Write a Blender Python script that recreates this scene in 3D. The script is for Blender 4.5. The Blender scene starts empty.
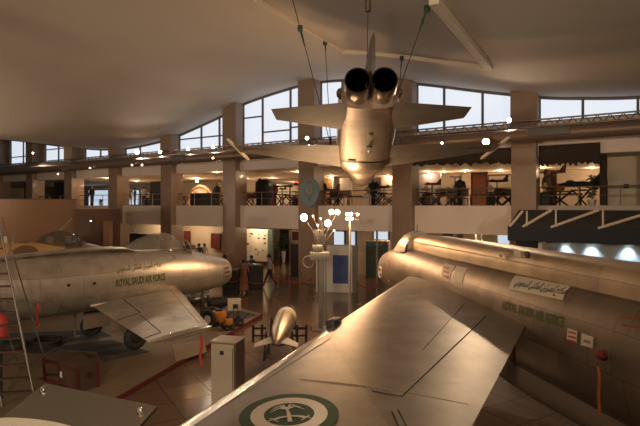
import bpy, bmesh, math, random
from mathutils import Vector, Matrix, noise
random.seed(7)
R = math.radians
SC = bpy.context.scene
COL = SC.collection
pi = math.pi

# ------------------------------------------------------------------ materials
def nodes(name):
    m = bpy.data.materials.new(name); m.use_nodes = True
    nt = m.node_tree
    b = next(n for n in nt.nodes if n.type == 'BSDF_PRINCIPLED')
    return m, nt, b
def mat(name, col, rough=.6, metal=0., var=0., scale=4., bump=0., bscale=30., emit=None, estr=1., alpha=1., trans=0., coat=0., rvar=0.):
    m, nt, b = nodes(name)
    b.inputs['Base Color'].default_value = (*col, 1)
    b.inputs['Roughness'].default_value = rough
    b.inputs['Metallic'].default_value = metal
    if coat: b.inputs['Coat Weight'].default_value = coat; b.inputs['Coat Roughness'].default_value = .08
    if trans: b.inputs['Transmission Weight'].default_value = trans
    if alpha < 1: b.inputs['Alpha'].default_value = alpha
    if emit:
        b.inputs['Emission Color'].default_value = (*emit, 1); b.inputs['Emission Strength'].default_value = estr
    if var or bump or rvar:
        tc = nt.nodes.new('ShaderNodeTexCoord')
        nz = nt.nodes.new('ShaderNodeTexNoise'); nz.inputs['Scale'].default_value = scale; nz.inputs['Detail'].default_value = 3
        nt.links.new(tc.outputs['Object'], nz.inputs['Vector'])
        if var:
            mx = nt.nodes.new('ShaderNodeMix'); mx.data_type = 'RGBA'
            mx.inputs[6].default_value = (*[c*(1-var) for c in col], 1)
            mx.inputs[7].default_value = (*[min(1, c*(1+var)) for c in col], 1)
            nt.links.new(nz.outputs[0], mx.inputs[0]); nt.links.new(mx.outputs[2], b.inputs['Base Color'])
        if rvar:
            mr = nt.nodes.new('ShaderNodeMapRange'); mr.inputs[1].default_value = .3; mr.inputs[2].default_value = .7
            mr.inputs[3].default_value = max(.03, rough-rvar); mr.inputs[4].default_value = min(1, rough+rvar)
            nt.links.new(nz.outputs[0], mr.inputs[0]); nt.links.new(mr.outputs[0], b.inputs['Roughness'])
        if bump:
            n2 = nt.nodes.new('ShaderNodeTexNoise'); n2.inputs['Scale'].default_value = bscale; n2.inputs['Detail'].default_value = 3
            nt.links.new(tc.outputs['Object'], n2.inputs['Vector'])
            bp = nt.nodes.new('ShaderNodeBump'); bp.inputs['Strength'].default_value = bump; bp.inputs['Distance'].default_value = .02
            nt.links.new(n2.outputs[0], bp.inputs['Height']); nt.links.new(bp.outputs[0], b.inputs['Normal'])
    return m
def skin_metal(name, col, rough=.38, metal=.75, px=.9, pz=.55, line=.4, rot=0., lw=.008, flat=False):
    """riveted aircraft skin: panel seams from a brick pattern in the object's own length and height, blotchy tone per panel"""
    m, nt, b = nodes(name)
    tc = nt.nodes.new('ShaderNodeTexCoord')
    sp = nt.nodes.new('ShaderNodeSeparateXYZ'); cb = nt.nodes.new('ShaderNodeCombineXYZ')
    nt.links.new(tc.outputs['Object'], sp.inputs[0]); nt.links.new(sp.outputs[0], cb.inputs[0])
    ad = nt.nodes.new('ShaderNodeMath'); ad.operation = 'ADD'
    if not flat: nt.links.new(sp.outputs[2], ad.inputs[0])
    else: ad.inputs[0].default_value = 0
    nt.links.new(sp.outputs[1], ad.inputs[1])
    nt.links.new(ad.outputs[0], cb.inputs[1])
    br = nt.nodes.new('ShaderNodeTexBrick')
    br.inputs['Color1'].default_value = (.80, .80, .80, 1); br.inputs['Color2'].default_value = (1.0, 1.0, 1.0, 1)
    br.inputs['Mortar'].default_value = (line, line, line, 1)
    br.inputs['Scale'].default_value = 1; br.inputs['Mortar Size'].default_value = lw; br.inputs['Mortar Smooth'].default_value = .3
    br.inputs['Brick Width'].default_value = px; br.inputs['Row Height'].default_value = pz; br.inputs['Bias'].default_value = 0
    nt.links.new(cb.outputs[0], br.inputs['Vector'])
    nz = nt.nodes.new('ShaderNodeTexNoise'); nz.inputs['Scale'].default_value = 2.2; nz.inputs['Detail'].default_value = 3
    nt.links.new(tc.outputs['Object'], nz.inputs['Vector'])
    m1 = nt.nodes.new('ShaderNodeMix'); m1.data_type = 'RGBA'
    m1.inputs[6].default_value = (*[c*.55 for c in col], 1); m1.inputs[7].default_value = (*[min(1, c*1.4) for c in col], 1)
    nt.links.new(nz.outputs[0], m1.inputs[0])
    m2 = nt.nodes.new('ShaderNodeMix'); m2.data_type = 'RGBA'; m2.blend_type = 'MULTIPLY'; m2.inputs[0].default_value = 1
    nt.links.new(m1.outputs[2], m2.inputs[6]); nt.links.new(br.outputs[0], m2.inputs[7])
    nt.links.new(m2.outputs[2], b.inputs['Base Color'])
    mr = nt.nodes.new('ShaderNodeMapRange'); mr.inputs[1].default_value = .3; mr.inputs[2].default_value = .75
    mr.inputs[3].default_value = rough-.08; mr.inputs[4].default_value = rough+.12
    nt.links.new(nz.outputs[0], mr.inputs[0])
    b.inputs['Roughness'].default_value = rough+.04
    b.inputs['Metallic'].default_value = metal
    n2 = nt.nodes.new('ShaderNodeTexNoise'); n2.inputs['Scale'].default_value = 2.5; n2.inputs['Detail'].default_value = 1
    nt.links.new(tc.outputs['Object'], n2.inputs['Vector'])
    bp = nt.nodes.new('ShaderNodeBump'); bp.inputs['Strength'].default_value = .0 if flat else .12; bp.inputs['Distance'].default_value = .03
    nt.links.new(n2.outputs[0], bp.inputs['Height']); nt.links.new(bp.outputs[0], b.inputs['Normal'])
    return m
def floor_mat():
    m, nt, b = nodes('polished_granite_floor')
    tc = nt.nodes.new('ShaderNodeTexCoord')
    mp = nt.nodes.new('ShaderNodeMapping'); mp.inputs['Rotation'].default_value = (0, 0, R(-30.5))
    nt.links.new(tc.outputs['Object'], mp.inputs[0])
    br = nt.nodes.new('ShaderNodeTexBrick'); br.offset = 0
    br.inputs['Color1'].default_value = (.13, .082, .058, 1); br.inputs['Color2'].default_value = (.175, .115, .082, 1)
    br.inputs['Mortar'].default_value = (.05, .03, .022, 1); br.inputs['Mortar Size'].default_value = .012
    br.inputs['Scale'].default_value = 1; br.inputs['Brick Width'].default_value = .9; br.inputs['Row Height'].default_value = .9
    nt.links.new(mp.outputs[0], br.inputs['Vector'])
    nt.links.new(br.outputs[0], b.inputs['Base Color'])
    b.inputs['Roughness'].default_value = .17; b.inputs['Specular IOR Level'].default_value = .7
    nz = nt.nodes.new('ShaderNodeTexNoise'); nz.inputs['Scale'].default_value = 1.3; nz.inputs['Detail'].default_value = 4
    nt.links.new(tc.outputs['Object'], nz.inputs['Vector'])
    mr = nt.nodes.new('ShaderNodeMapRange'); mr.inputs[3].default_value = .08; mr.inputs[4].default_value = .26
    nt.links.new(nz.outputs[0], mr.inputs[0]); nt.links.new(mr.outputs[0], b.inputs['Roughness'])
    return m
def camo_mat():
    m, nt, b = nodes('desert_camouflage_paint')
    tc = nt.nodes.new('ShaderNodeTexCoord')
    nz = nt.nodes.new('ShaderNodeTexNoise'); nz.inputs['Scale'].default_value = .55; nz.inputs['Detail'].default_value = 1
    mp = nt.nodes.new('ShaderNodeMapping'); mp.inputs['Location'].default_value = (3.1, .4, 1.2)
    nt.links.new(tc.outputs['Object'], mp.inputs[0]); nt.links.new(mp.outputs[0], nz.inputs['Vector'])
    cr = nt.nodes.new('ShaderNodeValToRGB'); cr.color_ramp.interpolation = 'CONSTANT'
    e = cr.color_ramp.elements; e[0].color = (.16, .085, .04, 1); e[1].position = .5; e[1].color = (.50, .30, .11, 1)
    nt.links.new(nz.outputs[0], cr.inputs[0]); nt.links.new(cr.outputs[0], b.inputs['Base Color'])
    b.inputs['Roughness'].default_value = .5
    return m

M = {}
M['floor'] = floor_mat()
M['plaster'] = mat('painted_plaster_ceiling', (.58, .52, .46), .85, var=.06, scale=.6, bump=.05, bscale=3)
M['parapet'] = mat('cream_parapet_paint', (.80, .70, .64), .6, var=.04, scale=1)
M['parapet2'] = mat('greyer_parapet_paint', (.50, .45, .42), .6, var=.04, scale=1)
M['cream'] = mat('cream_wall_paint', (.60, .53, .42), .7, var=.05, scale=1.5)
M['column'] = mat('brown_marble_cladding', (.30, .205, .15), .33, var=.18, scale=2.2, coat=.15)
M['upper_column'] = mat('rough_brown_render', (.27, .20, .16), .8, var=.1, scale=2)
M['dark'] = mat('matt_black_paint', (.009, .008, .008), .6)
M['rubber'] = mat('black_rubber', (.02, .02, .02), .75, bump=.2, bscale=60)
M['frame'] = mat('dark_grey_window_frame', (.11, .10, .10), .5)
M['window'] = mat('frosted_daylight_pane', (.4, .45, .5), .4, emit=(.76, .83, .94), estr=.56)
M['window2'] = mat('distant_daylight_pane', (.4, .45, .5), .4, emit=(.62, .74, .88), estr=.5)
M['duct'] = mat('painted_duct_metal', (.20, .145, .115), .42, metal=.3, var=.1, scale=3)
M['truss'] = mat('truss_aluminium', (.24, .19, .16), .45, metal=.6)
M['sabre'] = skin_metal('bare_aluminium_skin', (.55, .50, .44), .38, .82, 1.1, .62, .62)
M['sabrewing'] = skin_metal('wing_aluminium_skin', (.52, .48, .43), .36, .72, 1.3, .9, .78, flat=True)
M['lightning'] = skin_metal('weathered_fuselage_metal', (.30, .24, .19), .42, .8, 1.25, .62, .55)
M['lwing'] = skin_metal('brushed_wing_metal', (.33, .285, .24), .38, .9, 1.9, 1.4, .8, lw=.005, flat=True)
M['ledge'] = mat('polished_leading_edge', (.72, .65, .56), .22, metal=.85, var=.12, scale=8, bump=.1, bscale=6)
M['spine'] = skin_metal('dorsal_spine_metal', (.55, .42, .29), .42, .6, 1.6, 1.0, .7)
M['cover'] = mat('canopy_cover_foil', (.56, .48, .38), .34, metal=.7, var=.25, scale=5, bump=.35, bscale=7)
M['tiger'] = skin_metal('grey_belly_paint', (.19, .145, .11), .42, .6, .8, .5, .5, lw=.012)
M['tigerwing'] = skin_metal('matt_grey_wing_paint', (.17, .145, .125), .6, .1, 1.4, 1.0, .8, flat=True)
M['nozzle'] = mat('burnt_exhaust_steel', (.20, .155, .125), .34, metal=.9, var=.3, scale=6)
M['soot'] = mat('soot_black_pipe_inside', (.001, .001, .001), 1)
next(n for n in M['soot'].node_tree.nodes if n.type == 'BSDF_PRINCIPLED').inputs['Specular IOR Level'].default_value = 0
M['glass'] = mat('canopy_perspex', (.34, .31, .27), .06, alpha=.34, coat=.4)
M['darkglass'] = mat('smoky_canopy_glass', (.10, .085, .07), .08, alpha=.62, coat=.5)
M['steel'] = mat('brushed_stainless', (.30, .28, .26), .24, metal=.95)
M['print'] = mat('grey_printed_sheet', (.30, .29, .24), .5)
M['chrome'] = mat('chrome', (.75, .73, .7), .12, metal=1)
M['white'] = mat('white_paint', (.72, .70, .66), .5)
M['offwhite'] = mat('off_white_panel', (.60, .54, .46), .55, var=.04, scale=6)
M['green'] = mat('dark_green_paint', (.02, .06, .035), .5)
M['textgreen'] = mat('olive_green_lettering', (.085, .10, .02), .7)
M['rgreen'] = mat('roundel_green_paint', (.022, .055, .028), .65, var=.15, scale=10)
M['rwhite'] = mat('roundel_white_paint', (.62, .57, .50), .5)
M['decal'] = mat('cream_stencil_plate', (.60, .52, .42), .55)
M['ply'] = mat('pale_plywood', (.30, .23, .16), .7)
M['redprint'] = mat('red_stencil_print', (.45, .05, .03), .6)
M['red'] = mat('red_ribbon', (.30, .022, .016), .7)
M['orange'] = mat('orange_streamer', (.45, .13, .035), .7)
M['navy'] = mat('navy_fascia', (.010, .015, .028), .7)
M['greywall'] = mat('grey_booth_panel', (.075, .07, .07), .9)
M['bluegrey'] = mat('pale_booth_wall', (.30, .32, .35), .6)
M['blue'] = mat('royal_blue_board', (.020, .06, .26), .5)
M['backwall'] = mat('gallery_back_wall_paint', (.42, .34, .26), .8, var=.25, scale=.9)
M['crate'] = mat('dark_red_wood', (.075, .045, .032), .55, var=.3, scale=7, bump=.1, bscale=20)
M['cratebar'] = mat('crate_batten_wood', (.085, .026, .016), .55, var=.2, scale=9)
M['deck'] = mat('worn_beige_deck', (.18, .135, .092), .6, var=.16, scale=.9)
M['rededge'] = mat('red_edge_carpet', (.10, .010, .008), .9)
M['mat'] = mat('blue_grey_carpet', (.055, .06, .066), .85, var=.2, scale=1.2)
M['brown'] = mat('brown_exhibit_panel', (.24, .125, .06), .6, var=.06, scale=1)
M['darkbrown'] = mat('dark_brown_panel', (.10, .05, .03), .6)
M['cabinet'] = mat('cream_cabinet_door', (.34, .295, .235), .5)
M['cabside'] = mat('dark_cabinet_side', (.10, .065, .045), .45)
M['machine'] = mat('orange_machine_paint', (.50, .20, .035), .45)
M['tank'] = mat('drop_tank_metal', (.42, .34, .25), .36, metal=.8, var=.12, scale=4)
M['ladder'] = mat('grey_ladder_metal', (.16, .14, .12), .5, metal=.4)
M['tread'] = mat('red_brown_tread', (.05, .022, .016), .7)
M['mast'] = mat('grey_mast_paint', (.20, .185, .165), .5)
M['boxpaint'] = mat('grey_box_paint', (.26, .24, .21), .5)
M['kiosk'] = mat('pale_grey_kiosk_panel', (.62, .62, .60), .5)
M['bulb'] = mat('glowing_warm_bulb', (1, .9, .7), .3, emit=(1, .66, .36), estr=30)
M['bulbs'] = mat('small_warm_bulb', (1, .9, .7), .3, emit=(1, .62, .32), estr=14)
M['coolbulb'] = mat('cool_lamp_lens', (1, 1, .95), .3, emit=(.80, 1, .86), estr=30)
M['downlight'] = mat('ceiling_downlight_lens', (1, .9, .7), .3, emit=(1, .72, .42), estr=9)
M['emblem'] = mat('grey_blue_emblem_board', (.20, .31, .38), .5)
M['emblemred'] = mat('emblem_rust_paint', (.42, .12, .05), .5)
M['gold'] = mat('emblem_gold_paint', (.60, .45, .20), .4)
M['camo'] = camo_mat()
M['jetgrey'] = mat('grey_fuselage_paint', (.26, .20, .15), .5, var=.1, scale=1)
M['rope'] = mat('dark_red_rope', (.22, .02, .015), .8)
M['brass'] = mat('brass_post', (.22, .15, .08), .4, metal=.8)
M['skin'] = mat('skin', (.36, .20, .12), .6)
M['hair'] = mat('black_hair', (.012, .009, .008), .7)
M['shirt'] = mat('grey_shirt_cloth', (.36, .33, .30), .85)
M['shirt2'] = mat('dark_blue_shirt_cloth', (.05, .06, .09), .85)
M['trouser'] = mat('dark_trouser_cloth', (.022, .02, .022), .85)
M['dress'] = mat('rust_patterned_cloth', (.20, .09, .06), .85, var=.8, scale=9)
M['leaf'] = mat('dark_green_leaf', (.035, .085, .03), .5)
M['pot'] = mat('white_ceramic_pot', (.6, .56, .5), .4)
M['art_sky'] = mat('pale_map_print', (.62, .60, .50), .6, var=.25, scale=2.5)
M['artblue'] = mat('teal_print', (.10, .15, .15), .5, var=.4, scale=1.5)
M['artdark'] = mat('dark_red_picture', (.16, .045, .03), .5, var=.5, scale=3)
M['bordo'] = mat('dark_red_notice', (.16, .02, .014), .6)
M['net'] = mat('dark_camouflage_net', (.045, .032, .024), .95, bump=.8, bscale=18)
M['redbrown'] = mat('red_brown_display_panel', (.33, .12, .06), .6)
M['purple'] = mat('grey_mauve_display_panel', (.26, .22, .24), .7)
M['beam'] = mat('white_painted_beam', (.66, .58, .48), .6)
M['smoke'] = mat('display_case_smoked_glass', (.05, .04, .035), .1, coat=.6)
M['cable'] = mat('black_cable', (.02, .018, .018), .6)

# ------------------------------------------------------------------ mesh building
class MB:
    def __init__(s): s.v = []; s.f = []; s.mi = []; s.cur = 0
    def add(s, vs, fs):
        o = len(s.v); s.v += [tuple(v) for v in vs]
        for f in fs: s.f.append(tuple(i+o for i in f)); s.mi.append(s.cur)
        return s
    def box(s, c, d, rot=None, bev=0):
        c = Vector(c); h = Vector(d)/2
        q = Matrix.Rotation(rot, 3, 'Z') if isinstance(rot, (int, float)) else (rot or Matrix.Identity(3))
        if bev:
            b = min(bev, min(h)*.9); vs = []; 
            bm = bmesh.new(); bmesh.ops.create_cube(bm, size=1)
            for v in bm.verts: v.co = Vector((v.co.x*d[0], v.co.y*d[1], v.co.z*d[2]))
            bmesh.ops.bevel(bm, geom=bm.edges[:], offset=b, segments=2, affect='EDGES', profile=.5)
            bm.verts.index_update()
            s.add([c+q@v.co for v in bm.verts], [[v.index for v in f.verts] for f in bm.faces]); bm.free(); return s
        vs = [c+q@Vector((x*h.x, y*h.y, z*h.z)) for x in (-1, 1) for y in (-1, 1) for z in (-1, 1)]
        return s.add(vs, [(0, 1, 3, 2), (4, 6, 7, 5), (0, 4, 5, 1), (2, 3, 7, 6), (0, 2, 6, 4), (1, 5, 7, 3)])
    def tube(s, pts, r, seg=10, cap=True):
        pts = [Vector(p) for p in pts]; rs = r if isinstance(r, (list, tuple)) else [r]*len(pts)
        rings = []; up = None
        for i, p in enumerate(pts):
            t = (pts[min(i+1, len(pts)-1)]-pts[max(i-1, 0)])
            if t.length < 1e-9: t = Vector((0, 0, 1))
            t.normalize()
            if up is None: up = t.orthogonal().normalized()
            else:
                up = (up-t*up.dot(t)); up = up.normalized() if up.length > 1e-6 else t.orthogonal().normalized()
            w = t.cross(up)
            rings.append([p+(up*math.cos(2*pi*k/seg)+w*math.sin(2*pi*k/seg))*rs[i] for k in range(seg)])
        return s.loft(rings, cap, cap)
    def loft(s, rings, c0=True, c1=True, closed=True):
        n = len(rings[0]); vs = [v for r in rings for v in r]; fs = []
        for i in range(len(rings)-1):
            for k in range(n if closed else n-1):
                a = i*n+k; b = i*n+(k+1) % n
                fs.append((a, b, b+n, a+n))
        if c0: fs.append(tuple(reversed(range(n))))
        if c1: fs.append(tuple((len(rings)-1)*n+k for k in range(n)))
        return s.add(vs, fs)
    def lathe(s, prof, o=(0, 0, 0), ax=(0, 0, 1), seg=20, cap=False):
        o = Vector(o); ax = Vector(ax).normalized(); u = ax.orthogonal().normalized(); w = ax.cross(u)
        return s.loft([[o+ax*h+(u*math.cos(2*pi*k/seg)+w*math.sin(2*pi*k/seg))*max(r, 1e-4) for k in range(seg)] for r, h in prof], cap, cap)
    def ball(s, c, r, seg=14, rings=8, sc=(1, 1, 1)):
        c = Vector(c)
        R_ = []
        for i in range(rings+1):
            ph = -pi/2+pi*i/rings; rr = max(math.cos(ph), 1e-3)
            R_.append([c+Vector((rr*math.cos(2*pi*k/seg)*r*sc[0], rr*math.sin(2*pi*k/seg)*r*sc[1], math.sin(ph)*r*sc[2])) for k in range(seg)])
        return s.loft(R_)
    def prism(s, poly, z0, z1):
        n = len(poly)
        vs = [(p[0], p[1], z0) for p in poly]+[(p[0], p[1], z1) for p in poly]
        return s.add(vs, [tuple(reversed(range(n))), tuple(range(n, 2*n))]+[(i, (i+1) % n, (i+1) % n+n, i+n) for i in range(n)])
    def slab(s, poly3, d):
        """polygon of 3d points thickened by vector d"""
        n = len(poly3); P_ = [Vector(p) for p in poly3]; d = Vector(d)
        return s.add(P_+[p+d for p in P_], [tuple(range(n)), tuple(reversed(range(n, 2*n)))]+[(i, i+n, (i+1) % n+n, (i+1) % n) for i in range(n)])
    def torus(s, c, r, t, ax=(0, 0, 1), seg=28, ts=8, a0=0, a1=2*pi):
        c = Vector(c); ax = Vector(ax).normalized(); u = ax.orthogonal().normalized(); w = ax.cross(u)
        full = abs(a1-a0-2*pi) < 1e-6; n = seg if full else seg+1
        rings = []
        for i in range(n):
            a = a0+(a1-a0)*i/seg; d = u*math.cos(a)+w*math.sin(a)
            rings.append([c+d*(r+t*math.cos(2*pi*k/ts))+ax*t*math.sin(2*pi*k/ts) for k in range(ts)])
        if full: rings.append(rings[0])
        return s.loft(rings, not full, not full)
    def build(s, name, m, parent=None, smooth=True, ang=40):
        me = bpy.data.meshes.new(name); me.from_pydata([tuple(v) for v in s.v], [], s.f)
        ms = m if isinstance(m, (list, tuple)) else [m]
        for x in ms: me.materials.append(M[x] if isinstance(x, str) else x)
        if len(ms) > 1:
            for p, i in zip(me.polygons, s.mi): p.material_index = i
        bm = bmesh.new(); bm.from_mesh(me)
        bmesh.ops.remove_doubles(bm, verts=bm.verts, dist=1e-6)
        bmesh.ops.recalc_face_normals(bm, faces=bm.faces); bm.to_mesh(me); bm.free()
        if smooth:
            me.polygons.foreach_set('use_smooth', [True]*len(me.polygons))
            try: me.set_sharp_from_angle(angle=R(ang))
            except Exception: pass
        me.update()
        o = bpy.data.objects.new(name, me); COL.objects.link(o)
        if parent is not None: o.parent = parent
        return o
def empty(name, loc=(0, 0, 0), rz=0):
    o = bpy.data.objects.new(name, None); COL.objects.link(o); o.location = loc; o.rotation_euler = (0, 0, rz); o.empty_display_size = .2
    return o
def tag(o, label=None, cat=None, group=None, kind=None):
    if label: o['label'] = label
    if cat: o['category'] = cat
    if group: o['group'] = group
    if kind: o['kind'] = kind
    return o
def struct(o): o['kind'] = 'structure'; return o
def copy_tree(o, parent=None):
    c = o.copy(); COL.objects.link(c)
    c.parent = parent
    for ch in list(o.children): copy_tree(ch, c)
    return c

# ------------------------------------------------------------------ measuring frame
CZ = 4.2; F = 500.; HV = 205.6
def P(u, v, y): return Vector(((u-320)/F*y, y, CZ-(v-HV)*y/F))
def G(u, v, z=0.):   # point on a level plane z
    y = F*(CZ-z)/(v-HV); return Vector(((u-320)/F*y, y, z))
A_ = Vector((.849, -.528, 0)); N_ = Vector((-.528, -.849, 0)); W0 = Vector((-.6, 27.2, 0))
WROT = math.atan2(A_.y, A_.x)
def W(w, n, z=0.): return W0+A_*w+N_*n+Vector((0, 0, z))
def wu(u, n=0.):
    r = (u-320)/F; q = W0+N_*n
    return (r*q.y-q.x)/(A_.x-r*A_.y)
def yu(u, n=0.): return W(wu(u, n), n).y
def PW(u, v, n=0.):
    w = wu(u, n); p = W(w, n); return Vector((p.x, p.y, CZ-(v-HV)*p.y/F))
def wbox(mb, w0, w1, n0, n1, z0, z1, bev=0):
    return mb.box(W((w0+w1)/2, (n0+n1)/2, (z0+z1)/2), (abs(w1-w0), abs(n1-n0), abs(z1-z0)), WROT, bev)
ROOF_EDGE = [(-30, 135), (20, 140.5), (56, 145), (95, 148.5), (125, 147), (162, 139), (180, 132), (225, 111), (243, 101), (300, 82.5), (320, 79.5), (345, 78), (415, 81.5), (480, 89), (515, 92.5), (545, 95), (580, 95.5), (640, 94)]
RC = []
for u_, v_ in ROOF_EDGE:
    w_ = wu(u_, 0); RC.append((w_, CZ-(v_-HV)*W(w_, 0).y/F))
RC = [(-52, RC[0][1]+.6), (-40, RC[0][1]+.5)]+RC+[(RC[-1][0]+4, RC[-1][1]+.05), (RC[-1][0]+12, RC[-1][1]+.9), (50, RC[-1][1]+1.2)]
def roof0(w):
    c = RC
    for i in range(len(c)-1):
        if w <= c[i+1][0] or i == len(c)-2:
            a, b = c[i], c[i+1]; p0 = c[max(0, i-1)]; p3 = c[min(len(c)-1, i+2)]; t = min(1, max(0, (w-a[0])/(b[0]-a[0]))); h = b[0]-a[0]
            m0 = (b[1]-p0[1])/(b[0]-p0[0])*h; m1 = (p3[1]-a[1])/(p3[0]-a[0])*h
            return (2*t**3-3*t*t+1)*a[1]+(t**3-2*t*t+t)*m0+(-2*t**3+3*t*t)*b[1]+(t**3-t*t)*m1
def roof(w, n):
    k = max(0, n-7.4)*min(1, max(0, (-3.-w)/7)); return roof0(w)+min(2.0, .24*k)
def roofhit(u, v):
    d = Vector(((u-320)/F, 1, -(v-HV)/F)); y = 2.
    while y < 45:
        p = d*y; p.z += CZ; q = p-W0; w = q.dot(A_); n = q.dot(N_)
        if p.z >= roof(w, n): return w, n
        y += .05
    return w, n

# ------------------------------------------------------------------ text
AR = {'isol': {}}
def text_mesh(body, size, font_bold=0.):
    c = bpy.data.curves.new('lettering', 'FONT'); c.body = body; c.size = size; c.offset = font_bold
    c.resolution_u = 2
    o = bpy.data.objects.new('lettering_tmp', c); COL.objects.link(o)
    bpy.context.view_layer.update()
    dg = bpy.context.evaluated_depsgraph_get()
    me = bpy.data.meshes.new_from_object(o.evaluated_get(dg))
    bpy.data.objects.remove(o)
    return me
def text_fit(body, width, height, bold=0., sub=None):
    me = text_mesh(body, 1., bold)
    bm = bmesh.new(); bm.from_mesh(me)
    if sub:
        bmesh.ops.triangulate(bm, faces=bm.faces[:])
    x0 = min(v.co.x for v in bm.verts); x1 = max(v.co.x for v in bm.verts)
    y0 = min(v.co.y for v in bm.verts); y1 = max(v.co.y for v in bm.verts)
    for v in bm.verts: v.co = Vector(((v.co.x-x0)/(x1-x0)*width, (v.co.y-y0)/(y1-y0)*height, 0))
    return bm
def text_on(body, width, height, fn, name, m, parent, bold=0.):
    """letters laid on a surface; fn(x, y) gives the point"""
    bm = text_fit(body, width, height, bold, sub=True)
    for v in bm.verts: v.co = fn(v.co.x, v.co.y)
    me = bpy.data.meshes.new(name); bm.to_mesh(me); bm.free(); me.materials.clear(); me.materials.append(M[m])
    o = bpy.data.objects.new(name, me); COL.objects.link(o); o.parent = parent
    return o
ARABIC = ''.join(reversed('\uFEB3\uFEFC\uFEA1 \uFE8D\uFEDF\uFEC4\uFEF4\uFEAE\uFE8D\uFEE5 \uFE8D\uFEDF\uFEE4\uFEE0\uFEDC\uFEF0 \uFE8D\uFEDF\uFEB4\uFECC\uFEEE\uFEA9\uFEF1'))
# ================================================================== SETTING
fl = MB(); fl.prism([tuple(W(w, n)[:2]) for w, n in ((-48, -11), (46, -11), (46, 46), (-48, 46))], -.2, 0)
o = fl.build('floor', 'floor', smooth=False); struct(o)
# roof shell
rb = MB(); nw, nn = 240, 70
vs = []; fs = []
for j in range(nn+1):
    for i in range(nw+1):
        w = -48+94*i/nw; n = -1.2+47*j/nn; vs.append(W(w, n, roof(w, n)))
tot = len(vs); vs += [v+Vector((0, 0, .35)) for v in vs]
for j in range(nn):
    for i in range(nw):
        a = j*(nw+1)+i; fs.append((a, a+1, a+nw+2, a+nw+1)); fs.append((a+tot, a+nw+1+tot, a+nw+2+tot, a+1+tot))
rb.add(vs, fs); struct(rb.build('ceiling', 'plaster'))
# outer walls
def wallbox(name, w0, w1, n0, n1, z0, z1, m='cream'):
    b = MB(); wbox(b, w0, w1, n0, n1, z0, z1); return struct(b.build(name, m, smooth=False))
wallbox('wall_back', -48, 46, -10.4, -10, 0, 6.9, 'backwall')
wallbox('wall_left', -48.4, -48, -11, 46, 0, 11.2)
wallbox('wall_right', 46, 46.4, -11, 46, 0, 11.2)
wallbox('wall_front', -48, 46, 45.8, 46.2, 0, 11.2, 'plaster')
wallbox('mezzanine_slab', -48, 46, -10, -.45, 2.95, 4.1, 'parapet')
# parapet bays and beam
SP = 5.51
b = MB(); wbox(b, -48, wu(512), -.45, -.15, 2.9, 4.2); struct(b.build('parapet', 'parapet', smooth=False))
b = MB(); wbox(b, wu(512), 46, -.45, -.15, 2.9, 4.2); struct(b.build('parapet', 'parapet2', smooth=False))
b = MB(); wbox(b, -48, 46, -.5, -.1, 6.3, 7.72); struct(b.build('ceiling_beam', 'parapet', smooth=False))
wallbox('mezzanine_ceiling', -48, 46, -10, -.5, 6.3, 6.5, 'cream')
# upper gable wall behind the clerestory (thin rim following the roof)
ZS = 7.72
# columns
for k in range(-7, 6):
    w = k*SP
    b = MB(); wbox(b, w-.5, w+.5, -.75, .3, 0, 7.72, .03)
    c = struct(b.build('column', 'column', smooth=False))
    b = MB(); wbox(b, w-.53, w+.53, -.8, .3, 7.73, roof(w, 0)+.2); struct(b.build('upper_column', 'upper_column', smooth=False))
# clerestory windows
specs = {  # fractions of mullions across the bay, fraction height of transom (or None), pane start..end margins
 -6: ([.55], .35), -5: ([.5], .8), -4: ([.5], None), -3: ([.35, .85], None), -2: ([.45, .8], .5),
 -1: ([.33, .78], 'mix'), 0: ([.3, .62], .4), 1: ([.30, .70], 'low'), 2: ([.37, .80], None), 3: ([.5], None), 4: ([.5], None), -7: ([.5], None)}
for wi, (k, (ms, tr)) in enumerate(sorted(specs.items())):
    w0 = k*SP+.53; w1 = (k+1)*SP-.53; n = -.45
    if k <= -4: w0 += .7
    root = struct(empty('window_%d' % (wi+1), W((w0+w1)/2, n, ZS), WROT))
    inv = root.matrix_basis.inverted() if False else Matrix.Translation(root.location) @ Matrix.Rotation(WROT, 4, 'Z')
    iv = inv.inverted()
    L = lambda w, z, nn=n: iv @ W(w, nn, z)
    edges = [w0]+[w0+(w1-w0)*m for m in ms]+[w1]
    for a, c in zip(edges[:-1], edges[1:]):
        N = 8; top = [(a+(c-a)*i/N) for i in range(N+1)]
        poly = [L(a, ZS+.02), L(c, ZS+.02)]+[L(x, roof(x, 0)-.04) for x in reversed(top)]
        b = MB(); b.slab(poly, (0, -.0, 0) if False else (iv.to_3x3() @ (N_*-.03))); b.build('pane', 'window', root, smooth=False)
    b = MB()
    for e in edges: 
        zt = roof(e, 0)-.02; p0, p1 = L(e, ZS, n+.04), L(e, zt, n+.04); b.box((p0+p1)/2, (.10, .10, (p1-p0).length))
    b.tube([L(w0+(w1-w0)*i/16, roof(w0+(w1-w0)*i/16, 0)-.03, n+.05) for i in range(17)], .09, 6)
    b.box((L(w0, ZS+.04)+L(w1, ZS+.04))/2, (w1-w0, .14, .1))
    def bar(a, c, z):
        b.box((L(a, z, n+.05)+L(c, z, n+.05))/2, (c-a, .07, .08))
    hh = roof((w0+w1)/2, 0)-ZS
    if tr == 'mix': bar(edges[0], edges[1], ZS+hh*.58); bar(edges[1], edges[2], ZS+hh*.26); bar(edges[2], edges[3], ZS+hh*.62); bar(edges[2], edges[3], ZS+hh*.3)
    elif tr == 'low': bar(edges[0], edges[1], ZS+hh*.45)
    elif tr: bar(edges[0], edges[-1], ZS+hh*tr)
    b.build('window_frame', 'frame', root, smooth=False)
    # masonry either side so the bay closes
    if k <= -4:
        b = MB(); wbox(b, k*SP+.6, w0, -.6, -.3, ZS, roof(w0, 0)+.2); struct(b.build('trim_%d' % (wi+1), 'upper_column', smooth=False))
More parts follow.
